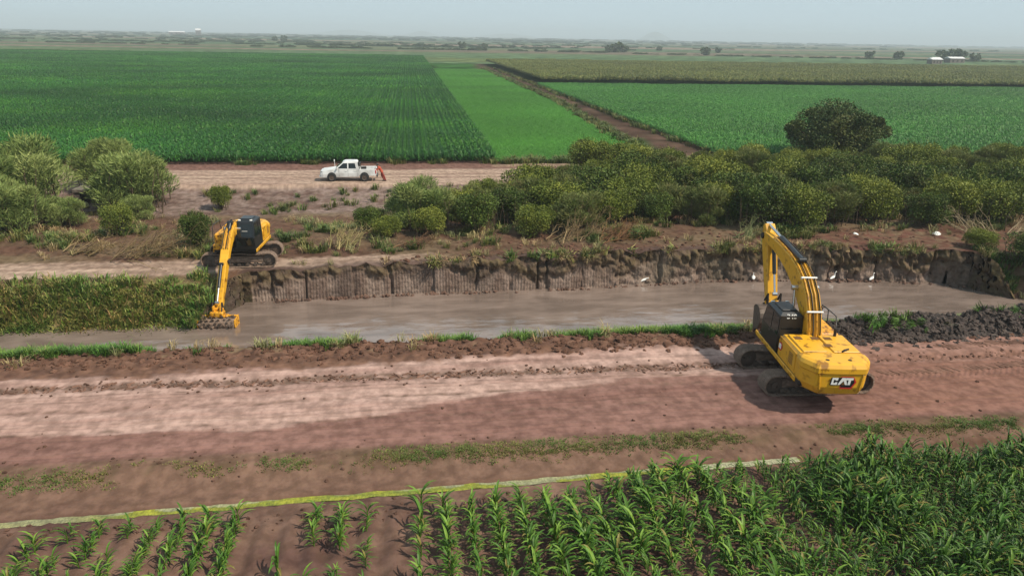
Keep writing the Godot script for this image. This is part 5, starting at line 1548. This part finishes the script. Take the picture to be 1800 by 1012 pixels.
	scatter("heap_weeds", "torn green weeds mixed into the mud heap", "weeds", lush, 500, 16, 18, 34, 30.2, 31.6, func(x, b): return 0.4 * smoothstep(0.0, 0.3, nb.get_noise_2d(x * 4, b * 4)), M.crop, 0.4, 0.8, -1.0, 2.5)
	# brush
	var br := [pc(176, 150, 110), pc(140, 112, 82), pc(120, 100, 70), pc(150, 130, 84)]
	branch_pile(ground_at(-17.6, 48.8), 0.15, 4.2, 46, 1, 0.7, "heap of long cut branches lying beside the platform left of the dark upright shrub", br)
	branch_pile(ground_at(-21.5, 49.4), 0.4, 2.6, 22, 2, 0.5, "low tangle of dry twigs at the left end of the platform", br)
	branch_pile(ground_at(-4.6, 49.2), 0.9, 2.4, 26, 3, 1.3, "pale cut branches standing up at the left end of the shrub thicket", [pc(190, 172, 120), pc(160, 150, 96)])
	branch_pile(ground_at(-0.6, 49.6), 0.4, 2.4, 20, 4, 0.5, "reddish brown brush in front of the bright feathery bush", [pc(150, 112, 80), pc(120, 92, 66)])
	branch_pile(ground_at(10.6, 49.2), 0.5, 3.2, 34, 5, 0.9, "straw coloured brush leaning against the middle of the thicket", br)
	branch_pile(ground_at(13.6, 49.0), 0.2, 2.6, 30, 6, 0.7, "rusty brown brush heap beside the straw coloured brush", [pc(160, 116, 76), pc(130, 92, 62)])
	branch_pile(ground_at(23.6, 48.8), 0.6, 2.2, 16, 7, 1.4, "green stemmed torn branches on the bank behind the raised boom", [pc(128, 140, 84), pc(150, 146, 100)])
	branch_pile(ground_at(42.2, 48.6), 2.2, 3.0, 16, 8, 1.6, "bare pale dead shrub standing at the right end of the platform", [pc(196, 176, 140), pc(170, 150, 116)])
	branch_pile(ground_at(45.4, 48.0), 0.1, 3.4, 20, 9, 0.4, "fallen pale dead branches beside the bare dead shrub", [pc(196, 176, 140), pc(160, 140, 110)])
	# egrets
	egret(Vector3(15.7, -2.5, -46.5), 0.1, 3, "white egret standing apart with its neck drawn back, under the weeds of the cut bank")
	egret(Vector3(23.6, -2.5, -46.5), 1.2, 1, "white egret next to the raised boom at the foot of the cut bank")
	egret(Vector3(29.3, -2.5, -46.0), 0.4, 0, "white egret with a long upright neck under the grassy tuft")
	egret(Vector3(32.0, -2.5, -45.6), 0.5, 2, "white egret closest to the bend of the canal bank")
	# odds and ends
	var lt := [[Vector3(32.6, 0, -49.3), 0.35, "flat white scrap of plastic lying on the platform behind the egrets"], [Vector3(38.9, 0, -48.9), 0.5, "larger white plastic sack lying on red soil near the dead shrub"], [Vector3(28.2, 0, -50.4), 0.22, "small white scrap at the foot of the thicket"]]
	for e in lt:
		var m := MB.new()
		rng.seed = int(e[1] * 100)
		m.t = Transform3D(Basis(Vector3.UP, rng.randf() * 3), Vector3.ZERO)
		var lo := []
		for y in [0.0, 0.45, 0.8, 1.0]:
			var l := []
			for i in 9: l.append(Vector3(cos(TAU * i / 9), 0, sin(TAU * i / 9) * 0.6) * e[1] * (1.0 - 0.6 * y * y) * rng.randf_range(0.8, 1.1) + Vector3(0, y * e[1] * 0.45, 0))
			lo.append(l)
		m.loft(lo)
		var o = part(m, "plastic_scrap", M.plastic, self)
		o.position = ground_at(e[0].x, -e[0].z)
		tag(o, e[2], "litter")
	var eg := MB.new()
	eg.rings(Vector3(0, 0, 0), Vector3(0, 0.6, 0), [[0, 0], [0.02, 0.2], [0.12, 0.28], [0.5, 0.3], [0.78, 0.26], [0.9, 0.1], [1.0, 0.09], [1.0, 0]], 16)
	var jug = part(eg, "plastic_drum", mat(pc(225, 215, 150), 0.5), self)
	jug.position = ground_at(-27.4, 66.0); jug.rotation.z = 0.5
	tag(jug, "pale yellow round plastic container lying before the concrete culvert", "container")
	var po := MB.new()
	po.box(Vector3(0, 0.55, 0), Vector3(0.12, 1.1, 0.12), 0.02)
	po.box(Vector3(0, 1.12, 0), Vector3(0.16, 0.06, 0.16), 0.02)
	var pst = part(po, "marker_post", M.concrete, self)
	pst.position = Vector3(34.0, 0.0, -80.2)
	tag(pst, "pale concrete marker post by the mouth of the muddy track", "post")
	# culvert under the far road, its mouth in shade
	var cu = thing("culvert", "concrete culvert with a dark square mouth under the far road", "culvert", Vector3(-26.6, -1.2, -68.2))
	var m2 := MB.new()
	for sx in [-1.85, 1.85]:
		m2 = MB.new()
		m2.box(Vector3(sx, 0.6, -1.6), Vector3(0.4, 1.6, 5.6), 0.03)
		part(m2, "side_wall", M.concrete, cu)
	m2 = MB.new()
	m2.box(Vector3(0, 1.5, -1.6), Vector3(4.4, 0.28, 5.8), 0.03)
	part(m2, "slab", M.concrete, cu)
	m2 = MB.new()
	m2.box(Vector3(0, 0.6, -4.4), Vector3(3.3, 1.5, 0.1), 0.01)
	part(m2, "back_wall", M.concrete, cu)
func build_distance():
	var dk := [pc(104, 120, 80), pc(88, 104, 68), pc(120, 132, 92)]  # paled leaf tones: haze of the distance is mixed into the colour
	var V := []
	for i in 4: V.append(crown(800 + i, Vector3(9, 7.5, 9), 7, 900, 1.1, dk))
	rng.seed = 3
	# single trees one can tell apart
	var S := [[206, 750, 1.7, 0], [214, 752, 1.3, 0], [198, 748, 1.2, 0], [270, 679, 1.25, 1], [345, 830, 1.0, 2], [408, 640, 1.2, 3], [425, 625, 1.2, 3], [448, 600, 1.5, 4], [456, 596, 1.7, 4], [464, 598, 1.4, 4], [474, 594, 1.2, 4], [300, 900, 1.0, 2], [60, 860, 1.2, 2], [84, 850, 1.0, 2], [-190, 1250, 1.5, 2], [-205, 1255, 1.2, 2], [-700, 1350, 1.4, 2], [500, 560, 1.1, 3]]
	for i in S.size():
		var e = S[i]
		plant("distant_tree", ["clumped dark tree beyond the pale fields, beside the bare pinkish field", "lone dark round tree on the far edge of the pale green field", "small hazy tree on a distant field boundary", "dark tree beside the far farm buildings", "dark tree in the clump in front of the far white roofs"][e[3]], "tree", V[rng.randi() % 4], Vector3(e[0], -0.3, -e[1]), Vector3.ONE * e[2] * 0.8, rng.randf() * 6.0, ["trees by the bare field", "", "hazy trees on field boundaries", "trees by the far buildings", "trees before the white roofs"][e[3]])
	# hedges and woods too far to count
	var root = thing("hedgerow", "hazy hedgerows and tree belts between the distant fields", "hedgerow")
	root.set_meta("kind", "stuff")
	var ls := [[], [], [], []]
	var put := func(x: float, b: float, s: float):
		ls[rng.randi() % 4].append(Transform3D(Basis(Vector3.UP, rng.randf() * 6).scaled(Vector3(s * 2.6, s * 0.6, s)), Vector3(x, -0.3, -b)))
	var line := func(x0: float, b0: float, x1: float, b1: float, s: float, gap: float):
		var n := int(Vector2(x1 - x0, b1 - b0).length() / (7.0 * s))
		for i in n:
			if nb.get_noise_2d(i * 3.0, x0) < gap: continue
			var t := (i + rng.randf()) / n
			put.call(lerpf(x0, x1, t), lerpf(b0, b1, t) + rng.randf_range(-3, 3), s * rng.randf_range(0.5, 1.2))
	line.call(30, 740, 190, 720, 0.5, 0.0)
	line.call(200, 690, 620, 540, 0.35, -0.1)
	line.call(-150, 760, 30, 740, 0.5, -0.1)
	line.call(-120, 900, 160, 905, 0.7, 0.0)
	line.call(-560, 850, -200, 800, 0.35, 0.05)
	line.call(-900, 1020, -250, 1000, 0.45, 0.0)
	for k in 20:
		var b := 900.0 * pow(1.085, k)
		var x := rng.randf_range(-0.6, 0.6) * b
		line.call(x - 0.35 * b, b, x + 0.35 * b, b * rng.randf_range(0.97, 1.03), clampf(b / 2600.0, 0.45, 1.5), 0.12)
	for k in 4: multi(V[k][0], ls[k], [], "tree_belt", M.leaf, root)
	# far buildings
	for e in [[372, 505, 9, 5, 3.2, "white roofed shed standing left of the dark tree clump"], [418, 545, 14, 6, 3.4, "long white roofed shed in front of the dark tree clump"], [404, 548, 7, 5, 3.0, "small pale shed beside the long white roofed shed"], [-640, 2300, 40, 20, 8, "long pale factory hall far off on the hazy plain"], [-595, 2350, 14, 14, 14, "tall pale silo block beside the far factory hall"]]:
		var o = thing("farm_shed" if e[1] < 1000 else "factory_hall", e[5], "building", Vector3(e[0], -0.2, -e[1]), 0.15)
		var m := MB.new()
		m.box(Vector3(0, e[4] / 2.0, 0), Vector3(e[2], e[4], e[3]), 0.05)
		part(m, "wall", M.concrete, o)
		m = MB.new()
		m.t = Transform3D(Basis(Vector3.UP, PI / 2), Vector3.ZERO)
		var hw: float = e[3] / 2.0 + 0.4
		m.prism([Vector2(-hw, e[4]), Vector2(hw, e[4]), Vector2(0, e[4] * 1.35)], -e[2] / 2.0 - 0.4, e[2] / 2.0 + 0.4, 0.02)
		part(m, "roof", M.roof, o)
		for i in 3:
			m = MB.new()
			m.box(Vector3((i - 1) * e[2] * 0.3, e[4] * 0.45, e[3] / 2.0 + 0.03), Vector3(e[2] * 0.12, e[4] * 0.5, 0.08), 0.01)
			part(m, "door" if i == 1 else "window", M.dark, o)
	# hills
	for e in [[2600, 8000, 150, 85], [150, 8400, 160, 50], [-620, 8500, 330, 48], [1100, 8500, 300, 40]]:
		var m := MB.new()
		var f := FastNoiseLite.new(); f.seed = int(e[0]); f.frequency = 1.2
		var P := []
		for j in 13:
			var t := j / 12.0
			var l := []
			for i in 32:
				var a := TAU * i / 32
				var rr: float = e[2] * t * (1.0 + 0.25 * f.get_noise_2d(cos(a) * 2, sin(a) * 2))
				l.append(Vector3(cos(a) * rr * 1.5, e[3] * (0.5 + 0.5 * cos(PI * t)) * (1 + 0.12 * f.get_noise_2d(i, j * 1.0)) - 3.0, sin(a) * rr))
			P.append(l)
		for j in 12:
			for i in 32:
				var i2 := (i + 1) % 32
				m._out(P[j][i], P[j][i2], P[j + 1][i2], Vector3(0, -900, 0)); m._out(P[j][i], P[j + 1][i2], P[j + 1][i], Vector3(0, -900, 0))
		var o = part(m, "hill", M.hill, self)
		o.position = Vector3(e[0], 0, -e[1]); o.set_meta("kind", "structure")

func _ready():
	# camera
	var cam := Camera3D.new()
	cam.name = "camera"
	cam.fov = 42.54; cam.near = 0.1; cam.far = 20000
	cam.position = Vector3(0, 13.5, 0)
	cam.rotation_degrees = Vector3(-18.8, -8.0, 1.05)
	add_child(cam)
	# hazy daylight
	var env := Environment.new()
	env.background_mode = Environment.BG_SKY
	var sm := ProceduralSkyMaterial.new()
	sm.sky_top_color = Color8(165, 184, 196); sm.sky_horizon_color = Color8(180, 198, 205); sm.sky_curve = 0.15; sm.energy_multiplier = 0.82
	sm.ground_bottom_color = Color8(110, 105, 95); sm.ground_horizon_color = Color8(176, 192, 196)
	sm.sun_angle_max = 0.0
	# faint high cloud
	var cf := FastNoiseLite.new(); cf.seed = 8; cf.frequency = 0.012; cf.fractal_octaves = 5
	var ci := Image.create(1024, 512, false, Image.FORMAT_RGB8)
	for y in 512:
		var el := PI * (0.5 - (y + 0.5) / 512.0)
		for x in 1024:
			var az := TAU * x / 1024.0
			var d := Vector3(cos(az) * cos(el), sin(el) * 4.0, sin(az) * cos(el)) * 160.0
			var q := clampf(0.5 + 0.9 * cf.get_noise_3dv(d), 0, 1)
			ci.set_pixel(x, y, Color(q, q, q))
	sm.sky_cover = ImageTexture.create_from_image(ci); sm.sky_cover_modulate = Color(0.1, 0.1, 0.1)
	var sky := Sky.new(); sky.sky_material = sm
	env.sky = sky
	env.tonemap_mode = Environment.TONE_MAPPER_LINEAR
	env.tonemap_exposure = 1.55
	env.sdfgi_enabled = true; env.ssao_enabled = true; env.ssil_enabled = true
	env.fog_enabled = true; env.fog_density = 0.0003; env.fog_light_color = Color8(196, 208, 214)
	var we := WorldEnvironment.new(); we.name = "environment"; we.environment = env
	add_child(we)
	var sun := DirectionalLight3D.new()
	sun.name = "sun"; sun.light_energy = 1.1; sun.light_angular_distance = 1.5; sun.light_color = Color(1.0, 0.95, 0.87); sun.shadow_enabled = true
	add_child(sun)
	sun.look_at_from_position(Vector3.ZERO, Vector3(-0.72, -1.0, -0.42))
	na.seed = 1; na.frequency = 0.1; na.fractal_octaves = 3
	nb.seed = 2; nb.frequency = 0.05; nb.fractal_octaves = 2
	nr.seed = 3; nr.frequency = 0.12; nr.fractal_octaves = 2
	var t0 := Time.get_ticks_msec()
	make_materials(); print("mat ", Time.get_ticks_msec() - t0)
	build_terrain(); print("terrain ", Time.get_ticks_msec() - t0)
	build_fields(); print("fields ", Time.get_ticks_msec() - t0)
	build_distance(); print("dist ", Time.get_ticks_msec() - t0)
	build_shrubs(); print("shrubs ", Time.get_ticks_msec() - t0)
	build_excavators(); print("exc ", Time.get_ticks_msec() - t0)
	build_truck(); build_person(); print("truck ", Time.get_ticks_msec() - t0)
	build_small_stuff(); print("small ", Time.get_ticks_msec() - t0)
	build_near_corn(); print("corn ", Time.get_ticks_msec() - t0)
